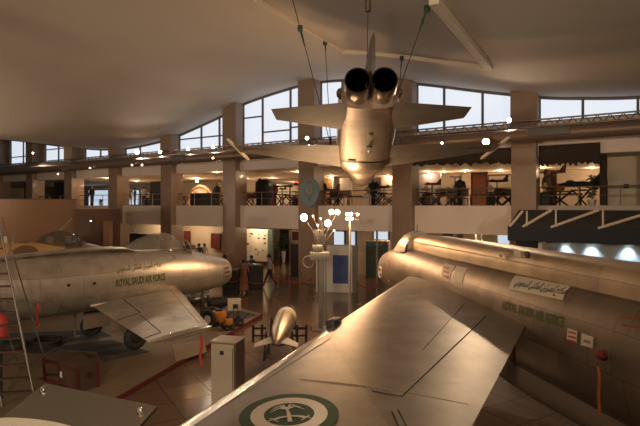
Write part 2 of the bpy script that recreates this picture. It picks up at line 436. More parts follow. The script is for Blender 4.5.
# raised ceiling beams that frame the roof light
def roofstrip(name, pts, wdt, dep, m='beam'):
    b = MB(); P3 = []
    pts = [roofhit(*p) for p in pts]
    full = []
    for (a, c) in zip(pts[:-1], pts[1:]):
        for i in range(12): full.append((a[0]+(c[0]-a[0])*i/12, a[1]+(c[1]-a[1])*i/12))
    full.append(pts[-1])
    Q = [W(w, n, roof(w, n)) for w, n in full]
    rings = []
    for i, q in enumerate(Q):
        t = (Q[min(i+1, len(Q)-1)]-Q[max(0, i-1)]).normalized(); s = t.cross(Vector((0, 0, 1))).normalized()
        rings.append([q+s*wdt/2+Vector((0, 0, .02)), q+s*wdt/2-Vector((0, 0, dep)), q-s*wdt/2-Vector((0, 0, dep)), q-s*wdt/2+Vector((0, 0, .02))])
    b.loft(rings); return b.build(name, m, smooth=False)
struct(roofstrip('ceiling_rib', [(255, -2), (300, 24), (343, 48)], .12, .10))
struct(roofstrip('ceiling_rib', [(343, 50), (420, 57), (490, 66)], .22, .14))
struct(roofstrip('ceiling_rib', [(434, -4), (462, 31), (490, 66)], .24, .18))

# ================================================================== DUCT, TRUSS, TRACK LAMPS
b = MB(); n_d = 1.7; zd = 6.98
ps = [W(w, n_d, zd) for w in [-44+2.5*i for i in range(33)]]
b.tube(ps, .27, 16)
root = tag(empty('ventilation_duct', W(0, n_d, zd)), 'long round brown air duct running across the hall in front of the upper gallery', 'duct')
def localize(o, root):
    for v in o.data.vertices: v.co -= root.location
dd = b.build('duct_pipe', 'duct', root); localize(dd, root)
for i in range(16):
    b = MB(); w = -38+4.9*i; b.tube([W(w-.06, n_d, zd), W(w+.06, n_d, zd)], .29, 16); c = b.build('duct_collar', 'duct', root); localize(c, root)
for w in (12.2, 5.4, -8.2):
    b = MB(); wbox(b, w-.75, w+.75, n_d+.05, n_d+.33, zd-.10, zd+.20, .02); c = b.build('air_diffuser', 'frame', root); localize(c, root)
# truss
root = tag(empty('lighting_truss', W(0, 1.1, 7.5)), 'long lattice lighting truss running just above the round air duct', 'truss')
chords = [(.85, 7.36), (1.25, 7.36), (1.05, 7.66)]
for n, z in chords:
    b = MB(); b.tube([W(-42, n, z), W(0, n, z), W(38, n, z)], .035, 6); localize(b.build('truss_chord', 'truss', root), root)
b = MB()
N = 190
for i in range(N):
    w = -42+80*i/N; w2 = w+80/N/2; w3 = w+80/N
    for n, z in chords[:2]:
        b.tube([W(w, n, z), W(w2, 1.05, 7.66)], .014, 4, False); b.tube([W(w2, 1.05, 7.66), W(w3, n, z)], .014, 4, False)
    b.tube([W(w, .85, 7.36), W(w3, 1.25, 7.36)], .014, 4, False)
localize(b.build('truss_lacing', 'truss', root, smooth=False), root)
b = MB(); 
for k in range(-6, 6):
    for n, z in chords[:1]: b.tube([W(k*SP, .25, 7.4), W(k*SP, 1.1, 7.4)], .04, 6)
localize(b.build('truss_bracket', 'truss', root), root)

def lamp_light(loc, power, col=(1, .62, .34), rad=.12, spot=None, to=None, blend=.6, name='lamp_light', parent=None):
    l = bpy.data.lights.new(name, 'SPOT' if spot else 'POINT'); l.energy = power; l.color = col; l.shadow_soft_size = rad
    o = bpy.data.objects.new(name, l); COL.objects.link(o); o.location = loc
    if spot:
        l.spot_size = R(spot); l.spot_blend = blend
        o.rotation_euler = (Vector(to)-Vector(loc)).to_track_quat('-Z', 'Y').to_euler()
    return o
def track_lamp(name, p, aim, label, r=.085, bulb='bulb', arm=None, power=0, col=(1, .62, .34), group=None, spot=70, cat='spotlight'):
    """can lamp: housing, lens, bracket; glows towards aim"""
    p = Vector(p); d = (Vector(aim)-p).normalized()
    root = tag(empty(name, p), label, cat, group)
    b = MB(); b.lathe([(.01, -.26), (r*.75, -.25), (r*.9, -.12), (r*1.15, .0), (r*1.2, .02), (r*1.0, .02), (r*.85, -.05)], (0, 0, 0), d, 14); b.build('lamp_housing', 'dark', root)
    b = MB(); b.lathe([(.001, .03), (r*.6, .02), (r*1.0, -.0), (r*.99, -.04)], (0, 0, 0), d, 14); b.build('lamp_lens', bulb, root)
    b = MB(); up = Vector(arm or (0, 0, .28)); b.tube([-d*.1, -d*.1+up], .015, 6); b.build('lamp_bracket', 'dark', root)
    if power: lamp_light(p+d*.06, power, col, .09, spot, aim, .7)
    return root
cam = Vector((0, 0, CZ))
tl = [  # u, v, aim(u,v,y), bulb, label
 (33, 153, 'bulb', 'warm spotlight on the truss at the far left of the hall'),
 (137, 152, 'bulb', 'bright warm spotlight on the truss above the third bay from the left'),
 (160, 152, 'coolbulb', 'white spotlight on the truss left of the pillar beside the lit arch'),
 (188, 149, 'coolbulb', 'cool white spotlight on the truss right of the pillar beside the lit arch'),
 (213, 147, 'bulb', 'warm spotlight on the truss just left of the hanging jet wing tip'),
 (307, 138, 'coolbulb', 'greenish white spotlight on the truss below the hanging jet left tailplane'),
 (486, 142, 'bulb', 'brightest warm spotlight on the truss right of the hanging jet wing tip'),
 (509, 120, 'coolbulb', 'small green-white floodlight on the truss beside the right pillar top'),
]
for i, (u, v, bm_, lab) in enumerate(tl):
    p = PW(u, v, 2.15 if u == 486 else 1.5); 
    aim = Vector((0, 3, 4.0)) if u != 486 else Vector((2.5, 4, 3.6))
    big = u in (486, 137)
    track_lamp('spotlight', p, aim, lab, (.09 if u > 40 else .05) if not big else .14, bm_, power=60 if not big else 0, spot=150, col=(1, .76, .54), arm=(N_*-.35+Vector((0, 0, max(-.4, min(.5, 7.4-p.z)))))[:], group='spotlights along the truss')
b_list = [(132, 165), (142, 165), (90, 168), (58, 174), (442, 143), (213, 158)]
labs = ['small dim lamp under the duct, left one of the close pair', 'small dim lamp under the duct, right one of the close pair', 'small dim lamp under the duct near the second gallery window', 'small dim lamp under the duct above the dark gallery booth', 'small warm lamp hanging just below the truss right of the hanging jet', 'small dim lamp below the duct left of the hanging jet wing tip rail']
for (u, v), lab in zip(b_list, labs):
    p = PW(u, v, 2.05); track_lamp('spotlight', p, (0, 2, 4), lab, .05, 'bulbs', arm=(0, 0, .2), group='small lamps under the duct')

# ================================================================== GALLERY
# railings, one per bay
def railing(w0, w1, label):
    root = tag(empty('gallery_railing', W((w0+w1)/2, -.3, 4.2), WROT), label, 'railing', 'railings along the upper gallery')
    h = (w1-w0)/2
    b = MB(); b.tube([(-h, 0, .78), (h, 0, .78)], .028, 8); b.build('top_rail', 'truss', root)
    b = MB(); b.tube([(-h, 0, .42), (h, 0, .42)], .014, 6); b.build('middle_rail', 'truss', root)
    n = 3
    for i in range(n+1):
        x = -h+2*h*i/n; b = MB(); b.tube([(x, 0, 0), (x, 0, .78)], .024, 6); b.build('railing_post', 'truss', root)
bayname = {-5: 'above the brown curved panel', -4: 'far left, right of the dark gallery booth', -3: 'in front of the two gallery visitors', -2: 'in front of the lit arch', -1: 'in front of the black draped figure', 0: 'directly under the hanging jet nose', 1: 'just right of the hanging jet nose', 2: 'below the netting above the booth', 3: 'beyond the rightmost pillar'}
for k in range(-5, 4): railing(k*SP+.52, (k+1)*SP-.52, 'thin metal gallery railing on the parapet '+bayname[k])
# gallery ceiling downlights
def downlight(u, v, lab, power=0, n=None):
    z = 6.29; y = F*(z-CZ)/(HV-v); x = (u-320)/F*y
    root = tag(empty('ceiling_downlight', (x, y, z)), lab, 'ceiling light', 'downlights in the gallery ceiling')
    b = MB(); b.lathe([(.085, 0), (.11, -.03), (.085, -.035)], seg=14); b.build('lamp_ring', 'truss', root)
    b = MB(); b.lathe([(.001, -.028), (.085, -.028), (.085, -.004)], seg=14); b.build('lamp_lens', 'downlight', root)
    if power: lamp_light((x, y, z-.12), power, (1, .68, .40), .08)
near = ['left of the first far gallery pillar', 'above the visitors in the gallery', 'right above the gallery visitors', 'left above the arch', 'above the lit arch', 'right of the arch', 'above the black draped figure', 'above the long red and white missile', 'beside the emblem pillar', 'under the hanging jet nose, left', 'under the hanging jet nose, right', 'first right of the marble pillar under the netting', 'second right of the marble pillar under the netting', 'third right of the marble pillar under the netting', 'just left of the wide right pillar', 'just right of the wide right pillar', 'above the dark jet model by the plant']
us = [(107, 178), (121, 180), (137, 181), (177, 176), (196, 179), (217, 172), (246, 179), (272, 178), (298, 172), (331, 176), (388, 176), (428, 172), (444, 172), (465, 171), (500, 171), (543, 168), (592, 168)]
for (u, v), nm in zip(us, near): downlight(u, v, 'round ceiling downlight in the gallery '+nm, 34)
# hanging sphere lamps in the gallery
for u, v, lab in ((197, 181, 'bright round lamp in front of the lit arch'), (179, 181, 'small round lamp on the wall left of the lit arch, inner one'), (174, 181, 'small round lamp on the wall left of the lit arch, outer one')):
    p = PW(u, v, -5 if u == 197 else -1.2)
    root = tag(empty('globe_lamp', p), lab, 'lamp', 'globe lamps by the arch')
    b = MB(); b.ball((0, 0, 0), .11 if u == 197 else .06); b.build('lamp_globe', 'bulb' if u == 197 else 'bulbs', root)
    b = MB(); b.tube([(0, 0, .05), (0, 0, 6.29-p.z)], .012, 6); b.build('lamp_rod', 'dark', root)
    if u == 197: lamp_light(p-Vector((0, .25, 0)), 30, rad=.11)

# display wall panels at the back of the gallery
def panel(name, u0, u1, v0, v1, n, m, lab, cat, th=.12, group=None, frame=None):
    w0, w1 = wu(u0, n), wu(u1, n); yc = (yu(u0, n)+yu(u1, n))/2
    z1 = CZ-(v0-HV)*yc/F; z0 = CZ-(v1-HV)*yc/F
    if z0 > 3.9: z1 = min(z1, 6.2)
    root = tag(empty(name, W((w0+w1)/2, n, z0), WROT), lab, cat, group)
    b = MB(); b.box((0, 0, (z1-z0)/2), (w1-w0, th, z1-z0), bev=.01); b.build('panel_board', m, root, smooth=False)
    if frame:
        b = MB()
        for x in (-(w1-w0)/2, (w1-w0)/2): b.box((x, 0, (z1-z0)/2), (.08, th+.06, z1-z0+.1))
        for z in (0, z1-z0): b.box((0, 0, z), (w1-w0, th+.06, .08))
        b.build('panel_frame', frame, root, smooth=False)
    return root, w1-w0, z1-z0
def floorpanel(name, u0, u1, v0, n, m, lab, cat, z0=4.1, **k):
    yc = (yu(u0, n)+yu(u1, n))/2; v1 = HV-(z0-CZ)*F/yc
    return panel(name, u0, u1, v0, v1, n, m, lab, cat, **k)
floorpanel('display_board', 472, 487, 173, -6.5, 'redbrown', 'red-brown upright display panel in the gallery right of the mauve one', 'display panel', frame='darkbrown')
floorpanel('display_board', 417, 441, 173, -7.5, 'purple', 'grey-mauve display panel in the gallery right of the marble pillar', 'display panel')
floorpanel('display_board', 488, 514, 175, -8, 'cream', 'cream lit display panel in the gallery behind the dark jet model', 'display panel', frame='darkbrown')
floorpanel('display_board', 452, 466, 184, -5, 'offwhite', 'small pale display board in the gallery left of the red-brown panel', 'display panel')
floorpanel('display_board', 545, 556, 172, -4.5, 'redbrown', 'red-brown display panel in the gallery right of the wide pillar', 'display panel', frame='darkbrown')
floorpanel('display_board', 340, 352, 178, -8, 'offwhite', 'pale display board in the gallery behind the hanging jet nose', 'display panel')
floorpanel('display_board', 372, 381, 178, -8, 'purple', 'blue-grey display board in the gallery right of the hanging jet nose', 'display panel')
floorpanel('display_board', 264, 298, 184, -8.5, 'offwhite', 'long pale display board in the gallery behind the red and white missile', 'display panel')
floorpanel('display_board', 318, 333, 176, -8, 'brown', 'tan display board in the gallery right of the emblem pillar', 'display panel', frame='offwhite')
# gallery windows far left
r_, ww, hh_ = panel('gallery_window', 89, 109, 190, 206, -9.8, 'window2', 'daylit window at the back of the gallery left of the visitors', 'window', frame='frame')
b = MB(); b.box((0, .1, hh_/2), (.08, .05, hh_)); b.build('window_mullion', 'frame', r_, smooth=False)
r_, ww, hh_ = panel('gallery_window', 128, 140, 190, 205, -9.8, 'window2', 'daylit window at the back of the gallery behind the visitors', 'window', frame='frame')
# dark booth at left of gallery
def crate_like(name, u0, u1, v0, n0, dep, m, lab, cat, z0=4.1):
    w0, w1 = wu(u0, n0), wu(u1, n0); yc = (yu(u0, n0)+yu(u1, n0))/2; z1 = min(6.2, CZ-(v0-HV)*yc/F)
    root = tag(empty(name, W((w0+w1)/2, n0-dep/2, z0), WROT), lab, cat)
    b = MB(); b.box((0, 0, (z1-z0)/2), (w1-w0, dep, z1-z0), bev=.02); b.build('cabinet_body', m, root, smooth=False)
    b = MB(); b.box((0, 0, z1-z0+.02), (w1-w0+.06, dep+.06, .05), bev=.01); b.build('cabinet_top', 'darkbrown', root, smooth=False)
    return root, w1-w0, z1-z0
crate_like('exhibit_booth', 54, 68, 176, -2, 1.2, 'navy', 'dark blue upright booth in the gallery at far left', 'booth')
r_, ww, hh_ = crate_like('lit_bookcase', 24, 36, 176, -2, .5, 'darkbrown', 'dark shelved case with a warm lit top in the gallery at far left', 'bookcase')
for i in range(5):
    b = MB(); b.box((0, -.27, .35+i*.42), (ww-.15, .06, .04)); b.build('shelf', 'brown', r_, smooth=False)
pl = P(29, 179, yu(29, -1.5)); 
crate_like('black_counter', 190, 212, 194, -1.5, .7, 'dark', 'black counter in the gallery in front of the lit arch', 'counter')
crate_like('dark_counter', 150, 161, 182, -2.5, .8, 'navy', 'dark tall cabinet in the gallery right of the visitors', 'cabinet')
# lit arch
n = -6; w0, w1 = wu(187, n), wu(213, n); wc = (w0+w1)/2; rad = (w1-w0)/2; zc = 4.1
root = tag(empty('lit_arch', W(wc, n, zc), WROT), 'cream round-topped arch with orange trim in the gallery behind the black counter', 'arch')
H = (205-183)*yu(200, n)/F
b = MB(); poly = [(-rad, 0, 0), (rad, 0, 0)]+[(rad*math.cos(a), 0, .25+(H-.25)*math.sin(a)) for a in [pi*i/16 for i in range(17)]]
b.slab(poly, (0, .2, 0)); b.build('arch_board', 'cream', root, smooth=False)
b = MB(); b.tube([(rad*.9*math.cos(a), -.04, .25+(H-.3)*.92*math.sin(a)) for a in [pi*i/16 for i in range(17)]], .07, 6); b.build('arch_trim', 'machine', root)
# black draped figure (space suit style mannequin under cloth)
p = PW(264, 205, -1.6); p.z = 4.1
root = tag(empty('draped_display', p, WROT), 'tall black draped square display with rounded hood standing in the gallery', 'display')
b = MB(); rings = []
for z, rx, ry in ((0, .55, .35), (.3, .45, .32), (.6, .47, .33), (.75, .50, .36), (1.2, .52, .36), (1.5, .52, .35), (1.62, .44, .28), (1.68, .2, .12)):
    rings.append([Vector((rx*math.copysign(abs(math.cos(a))**.45, math.cos(a)), ry*math.copysign(abs(math.sin(a))**.45, math.sin(a)), z)) for a in [2*pi*i/24 for i in range(24)]])
b.loft(rings); b.build('drape', 'dark', root)
b = MB(); b.ball((-.32, 0, 1.66), .14); b.build('hood_knob', 'dark', root)
# red and white missile
n = -3; a0, a1 = PW(263, 181, n), PW(301, 184, n); root = tag(empty('display_missile', a0), 'long slim white missile with red nose and tail on a stand in the gallery', 'missile')
d = a1-a0; L_ = d.length; dn = d.normalized()
b = MB(); b.lathe([(.13, L_*.16), (.13, L_*.85)], (0, 0, 0), dn, 12, True); b.build('missile_body', 'offwhite', root)
b = MB(); b.lathe([(.13, 0), (.13, L_*.16)], (0, 0, 0), dn, 12, True); b.build('missile_tail', 'red', root)
b = MB(); b.lathe([(.13, L_*.85), (.11, L_*.92), (.05, L_*.98), (.001, L_)], (0, 0, 0), dn, 12, False); b.build('missile_nose', 'red', root)
for t in (.35, .72):
    q = dn*L_*t; b = MB(); b.tube([q, (q.x, q.y, 4.1-a0.z)], .04, 6); b.build('stand_leg', 'dark', root)
b = MB(); q = dn*L_*.55; b.box(q+Vector((0, -.3, -.25)), (1.4, .1, .12), WROT); b.build('missile_fin', 'dark', root)

# x framed stands holding small things along the railing
def xstand(u, n, s=.55, z0=4.1, name='folding_stand', lab='', h=.75, top='dark', group='folding x stands in the gallery'):
    p = W(wu(u, n), n, z0); root = tag(empty(name, p, WROT), lab, 'stand', group)
    for y in (-.18, .18):
        b = MB(); b.tube([(-s/2, y, 0), (s/2, y, h)], .03, 6); b.build('leg', 'dark', root)
        b = MB(); b.tube([(s/2, y, 0), (-s/2, y, h)], .03, 6); b.build('leg', 'dark', root)
    b = MB(); b.box((0, 0, h+.02), (s+.15, .5, .05), bev=.01); b.build('stand_top', top, root, smooth=False)
places = [(184, 'left of the black counter'), (219, 'left of the pillar behind the jet nose'), (247, 'left of the black draped display'), (281, 'under the missile, left'), (292, 'under the missile, right'), (328, 'just right of the emblem pillar'), (338, 'second right of the emblem pillar'), (378, 'under the right side of the jet nose'), (389, 'left of the marble pillar'), (421, 'first right of the marble pillar'), (436, 'second right of the marble pillar'), (452, 'third right of the marble pillar'), (497, 'under the dark jet model on the left'), (508, 'touching the wide right pillar'), (560, 'under the big dark jet model, left'), (581, 'left of the gallery plant')]
for i, (u, w_) in enumerate(places): xstand(u, -1.0, .6+.12*(i % 3), lab='black folding x stand behind the gallery railing '+w_, h=.68+.05*(i % 2))

# small aircraft models in the gallery
def model_jet(u, v, n, size, yaw, lab, m='dark', fin=True, stand=True, pitch=0):
    p = PW(u, v, n); root = tag(empty('model_jet', p, yaw), lab, 'model aircraft', 'model jets in the gallery')
    s = size
    b = MB(); b.lathe([(.001, -.5*s), (.03*s, -.42*s), (.06*s, -.25*s), (.07*s, 0), (.06*s, .3*s), (.045*s, .5*s)], (0, 0, 0), (1, 0, 0), 12, True); b.build('fuselage', m, root)
    for sg in (-1, 1):
        b = MB(); b.slab([(-.1*s, 0, 0), (.15*s, sg*.42*s, 0), (.27*s, sg*.42*s, 0), (.25*s, 0, 0)], (0, 0, .02*s)); b.build('wing', m, root, smooth=False)
        b = MB(); b.slab([(.33*s, 0, 0), (.43*s, sg*.18*s, 0), (.5*s, sg*.18*s, 0), (.5*s, 0, 0)], (0, 0, .015*s)); b.build('tailplane', m, root, smooth=False)
    b = MB(); b.slab([(.25*s, -.01*s, .04*s), (.43*s, -.01*s, .28*s), (.53*s, -.01*s, .28*s), (.5*s, -.01*s, .04*s)], (0, .02*s, 0)); b.build('tail_fin', m, root, smooth=False)
    b = MB(); b.ball((-.22*s, 0, .055*s), .05*s, sc=(2, .8, 1)); b.build('canopy', 'smoke', root)
    if stand:
        b = MB(); b.tube([(0, 0, 0), (0, 0, 4.1-p.z)], .03, 6); b.box((0, 0, 4.12-p.z), (.4, .4, .04)); b.build('display_stand', 'dark', root)
model_jet(497, 181, -2, 1.0, WROT, 'small dark jet model on a stand just left of the wide right pillar')
model_jet(580, 184, -1.6, 1.75, WROT, 'largest dark jet model on a stand beside the gallery plant')
model_jet(432, 184, -2, .9, WROT+.4, 'small slim jet model right of the marble pillar in the gallery', 'darkbrown')
model_jet(330, 190, -2, 1.2, WROT+.1, 'brown jet model right of the emblem pillar at railing height', 'darkbrown')
model_jet(384, 187, -3, 1.1, WROT+3.0, 'dark jet model just left of the marble pillar in the gallery')
model_jet(282, 189, -2, .8, WROT-.3, 'dark jet model below the red and white missile')
model_jet(552, 172, -4, 1.2, WROT+.2, 'slim model jet hanging high beside the red-brown gallery panel', 'darkbrown')
model_jet(455, 177, -3, .7, WROT+.2, 'pale model jet above the small pale display board', 'offwhite')

def plant(name, p, h, r, lab, n=70, potm='pot', poth=.35):
    root = tag(empty(name, p), lab, 'plant')
    b = MB(); b.lathe([(.10, 0), (.16, poth*.6), (.18, poth), (.15, poth), (.13, poth*.8), (.001, poth*.8)], seg=16); b.build('pot', potm, root)
    b = MB(); b.tube([(0, 0, poth*.8), (.02, 0, h*.6), (0, .02, h*.9)], [.02, .015, .006], 6); b.build('stem', 'darkbrown', root)
    b = MB(); rnd = random.Random(int(h*100)+n)
    for i in range(n):
        z = poth+(h-poth)*rnd.random()**.8; a = rnd.random()*2*pi; l = r*(.5+.6*rnd.random()); el = rnd.uniform(-.2, .9)
        d = Vector((math.cos(a)*math.cos(el), math.sin(a)*math.cos(el), math.sin(el))); s = d.cross(Vector((0, 0, 1))).normalized()
        o_ = Vector((0, 0, z*.95)); wdt = l*.16; up = s.cross(d)*.02
        b.add([o_, o_+d*l*.5+s*wdt, o_+d*l-Vector((0, 0, l*.25)), o_+d*l*.5-s*wdt, o_+d*l*.5+up*2], [(0, 1, 4), (1, 2, 4), (2, 3, 4), (3, 0, 4)])
    b.build('foliage', 'leaf', root)
p = PW(592, 205, -1.2); p.z = 4.1; plant('potted_plant', p, 1.35, .35, 'dark leafy potted plant in the gallery by the right end of the netting', 110)
p = PW(101, 205, -4); p.z = 4.1; plant('potted_plant', p, .6, .3, 'low dark plant in the gallery in front of the left daylit window', 60)
# small exhibits crowding the gallery
def exhibit(kind, u, n, m, lab, s=1.):
    p = W(wu(u, n), n, 4.1); root = tag(empty(kind, p, WROT+.2), lab, {'display_pedestal': 'pedestal', 'engine_display': 'engine', 'mannequin': 'mannequin', 'low_table': 'table', 'small_globe_display': 'globe', 'gallery_chair': 'chair'}[kind])
    b = MB()
    if kind == 'display_pedestal':
        b.box((0, 0, .35*s), (.4*s, .4*s, .7*s), bev=.02); b.build('pedestal_block', m, root, smooth=False)
        b = MB(); b.lathe([(.001, 0), (.12, .02), (.05, .12), (.13, .25), (.08, .4), (.001, .45)], (0, 0, .7*s), seg=14); b.build('exhibit_object', 'gold', root)
    elif kind == 'engine_display':
        b.lathe([(.05, -.5*s), (.2*s, -.45*s), (.24*s, -.1*s), (.17*s, .2*s), (.22*s, .45*s), (.1, .5*s)], (0, 0, .75), (1, 0, 0), 16); b.build('engine_body', m, root)
        for x in (-.3*s, .3*s): b = MB(); b.tube([(x, -.2, 0), (x, 0, .6), (x, .2, 0)], .03, 6); b.build('leg', 'dark', root)
    elif kind == 'mannequin':
        b.loft([[Vector((rx*math.cos(2*pi*k/16), ry*math.sin(2*pi*k/16), z)) for k in range(16)] for z, rx, ry in ((0, .12, .1), (.5, .15, .12), (.9, .18, .13), (1.2, .2, .13), (1.4, .22, .12), (1.47, .07, .07), (1.52, .05, .05))]); b.build('uniform', m, root)
        b = MB(); b.ball((0, 0, 1.62), .1, sc=(.9, 1, 1.15)); b.build('head', 'skin', root)
        for sg in (-1, 1): b = MB(); b.tube([(sg*.2, 0, 1.38), (sg*.27, -.03, 1.1), (sg*.24, -.12, .85)], [.06, .05, .04], 8); b.build('sleeve', m, root)
    elif kind == 'low_table':
        b.box((0, 0, .62), (1.0*s, .5, .06), bev=.01); b.build('table_top', m, root)
        for x in (-.42*s, .42*s):
            for y in (-.2, .2): b = MB(); b.tube([(x, y, 0), (x, y, .6)], .025, 6); b.build('leg', 'dark', root)
    elif kind == 'gallery_chair':
        b.box((0, 0, .45), (.42, .42, .05), bev=.015); b.build('seat', m, root)
        b = MB(); b.box((0, .2, .75), (.42, .04, .42), bev=.015); b.build('backrest', m, root)
        for x in (-.18, .18):
            for y in (-.18, .18): b = MB(); b.tube([(x, y, 0), (x, y, .45)], .018, 6); b.build('leg', 'dark', root)
    else:
        b.ball((0, 0, .95), .22); b.build('globe_ball', m, root); b = MB(); b.lathe([(.2, 0), (.18, .04), (.03, .1), (.03, .72), (.12, .78)], seg=12); b.build('globe_stand', 'dark', root)
for a in [
 ('mannequin', 407, -2.5, 'cream', 'mannequin in a pale uniform just right of the marble pillar in the gallery'),
 ('display_pedestal', 426, -1.8, 'darkbrown', 'dark pedestal with a gold object in front of the grey-mauve gallery panel'),
 ('engine_display', 445, -2.2, 'jetgrey', 'grey engine on legs in the gallery left of the small pale display board'),
 ('gallery_chair', 464, -2.0, 'darkbrown', 'dark brown chair in the gallery left of the red-brown panel'),
 ('mannequin', 460, -4.0, 'navy', 'mannequin in a dark blue uniform left of the red-brown gallery panel'),
 ('small_globe_display', 448, -4.5, 'offwhite', 'pale globe on a stand behind the grey engine in the gallery'),
 ('low_table', 480, -1.9, 'darkbrown', 'dark low table in front of the red-brown gallery panel'),
 ('display_pedestal', 491, -3.5, 'dark', 'black pedestal with a gold object behind the small dark jet model'),
 ('engine_display', 504, -3.4, 'darkbrown', 'brown engine on legs against the wide right pillar in the gallery'),
 ('mannequin', 549, -2.0, 'darkbrown', 'mannequin in brown just right of the wide pillar in the gallery'),
 ('low_table', 570, -2.4, 'dark', 'black low table under the biggest dark jet model in the gallery'),
 ('small_globe_display', 560, -3.6, 'machine', 'orange globe on a stand behind the black low table in the gallery'),
 ('display_pedestal', 545, -1.4, 'dark', 'black pedestal with a gold object at the right edge of the wide pillar'),
 ('mannequin', 322, -2.5, 'dark', 'mannequin in black just right of the emblem pillar in the gallery'),
 ('engine_display', 343, -2.4, 'jetgrey', 'grey engine on legs under the hanging jet nose in the gallery'),
 ('low_table', 358, -2.0, 'darkbrown', 'dark low table directly under the hanging jet nose'),
 ('display_pedestal', 367, -2.0, 'offwhite', 'white pedestal with a gold object under the right of the hanging jet nose'),
 ('mannequin', 373, -3.6, 'navy', 'mannequin in a dark blue uniform right of the hanging jet nose in the gallery'),
 ('gallery_chair', 333, -1.8, 'darkbrown', 'dark brown chair between the emblem pillar and the hanging jet nose'),
 ('mannequin', 274, -3.4, 'bordo', 'mannequin in dark red right of the black draped display'),
 ('low_table', 288, -2.6, 'dark', 'black low table beneath the red and white missile'),
 ('engine_display', 249, -3.4, 'darkbrown', 'brown engine on legs left of the black draped display'),
 ('display_pedestal', 296, -3.6, 'dark', 'black pedestal with a gold object at the missile red nose'),
 ('mannequin', 217, -3.4, 'dark', 'mannequin in black right of the lit arch'),
 ('mannequin', 92, -3.0, 'dark', 'mannequin in black at the left of the first daylit gallery window'),
 ('low_table', 156, -1.6, 'dark', 'black low table in the gallery right of the three visitors'),
 ('display_pedestal', 148, -3.0, 'navy', 'dark blue pedestal with a gold object behind the three gallery visitors'),
 ]: exhibit(*a)
# camouflage net valance, hung from the beam, scalloped lower edge
def net(u0, u1, v1a, v1b, lab):
    w0, w1 = wu(u0, -.6), wu(u1, -.6)
    b = MB(); N = 40; front = []; 
    rnd = random.Random(3)
    top = []; bot = []
    for i in range(N+1):
        t = i/N; w = w0+(w1-w0)*t; y = W(w, -.6).y; zb = CZ-((v1a+(v1b-v1a)*t)-HV)*y/F+rnd.uniform(-.06, .05)+.05*math.sin(i*1.7)
        nn_ = -.62+.012*math.sin(i*2.3)
        front.append((w, nn_, zb))
    rings = [[W(w, n+.66, 6.72), W(w, n+.67, (6.72+z)/2), W(w, n+.65, z), W(w, n+.57, z), W(w, n+.57, 6.72)] for w, n, z in front]
    b.loft(rings); o = b.build('camouflage_net', 'net'); tag(o, lab, 'netting'); return o
net(412, 516, 166, 164, 'dark camouflage netting hung above the gallery between the marble pillar and the wide one')
net(541, 601, 166, 164, 'dark camouflage netting hung above the gallery right of the wide pillar')
b = MB(); w = wu(603, -.4); wbox(b, w-.13, w+.13, -.9, -.55, 4.21, 6.28, .02); tag(b.build('gallery_post', 'net'), 'dark square post ending the netting on the right of the gallery', 'post')
# cream side room right of the net
b = MB(); wbox(b, wu(604, -2.2), 30, -2.5, -2.3, 4.1, 6.3); struct(b.build('wall_gallery', 'cream', smooth=False))
panel('wall_panel', 608, 623, 180, 207, -2.22, 'offwhite', 'cream door-like panel on the gallery side wall at far right', 'panel', th=.06)
panel('wall_switch', 624, 629, 184, 188, -2.22, 'dark', 'small dark switch box on the gallery side wall at far right', 'switch', th=.06)

# emblem on the pillar
y = W(0, .45).y; p = W(wu(309, .45), .42, CZ-(191-HV)*y/F); root = tag(empty('air_force_emblem', p, WROT), 'large oval grey-blue crest board with gold ring fixed to a pillar', 'emblem')
rx, rz = .60, .68
ov = lambda rx, rz, cy=0, cz=0, N=36: [(rx*math.cos(2*pi*i/N), cy, cz+rz*math.sin(2*pi*i/N)) for i in range(N)]
b = MB(); b.slab(ov(rx, rz), (0, .08, 0)); b.build('emblem_board', 'emblem', root, smooth=False)
b = MB(); b.slab([(-.5, -.02, -.35), (-.36, -.02, -.72), (0, -.02, -.84), (.36, -.02, -.72), (.5, -.02, -.35)], (0, .08, 0)); b.build('emblem_scroll', 'emblem', root, smooth=False)
b = MB(); b.torus((0, -.01, .04), .17, .022, (0, 1, 0)); b.build('emblem_ring', 'gold', root)
b = MB(); b.slab(ov(.13, .14, -.025, .04, 20), (0, .03, 0)); b.build('emblem_centre', 'emblem', root, smooth=False)
b = MB(); b.slab([(-.05, -.035, -.03), (-.02, -.035, -.03), (-.02, -.035, .1), (-.05, -.035, .1)], (0, .02, 0)); b.slab([(.02, -.035, -.03), (.05, -.035, -.03), (.05, -.035, .1), (.02, -.035, .1)], (0, .02, 0)); b.build('emblem_mark', 'gold', root, smooth=False)
b = MB(); b.slab([(-.14, -.02, .42), (.14, -.02, .42), (.16, -.02, .5), (.08, -.02, .56), (-.08, -.02, .56), (-.16, -.02, .5)], (0, .03, 0)); b.build('emblem_crown', 'emblemred', root, smooth=False)
b = MB(); b.slab([(-.07, -.02, -.5), (.07, -.02, -.5), (.05, -.02, -.36), (-.05, -.02, -.36)], (0, .03, 0)); b.build('emblem_bird', 'emblemred', root, smooth=False)
b = MB(); b.tube([(.3*math.cos(a), -.012, .02+.33*math.sin(a)) for a in [pi*1.05+pi*.9*i/14 for i in range(15)]], .018, 6)
b.tube([(.27*math.cos(a), -.012, .08+.27*math.sin(a)) for a in [-.3+(.8)*i/8 for i in range(9)]], .012, 6); b.build('emblem_wreath', 'emblemred', root)

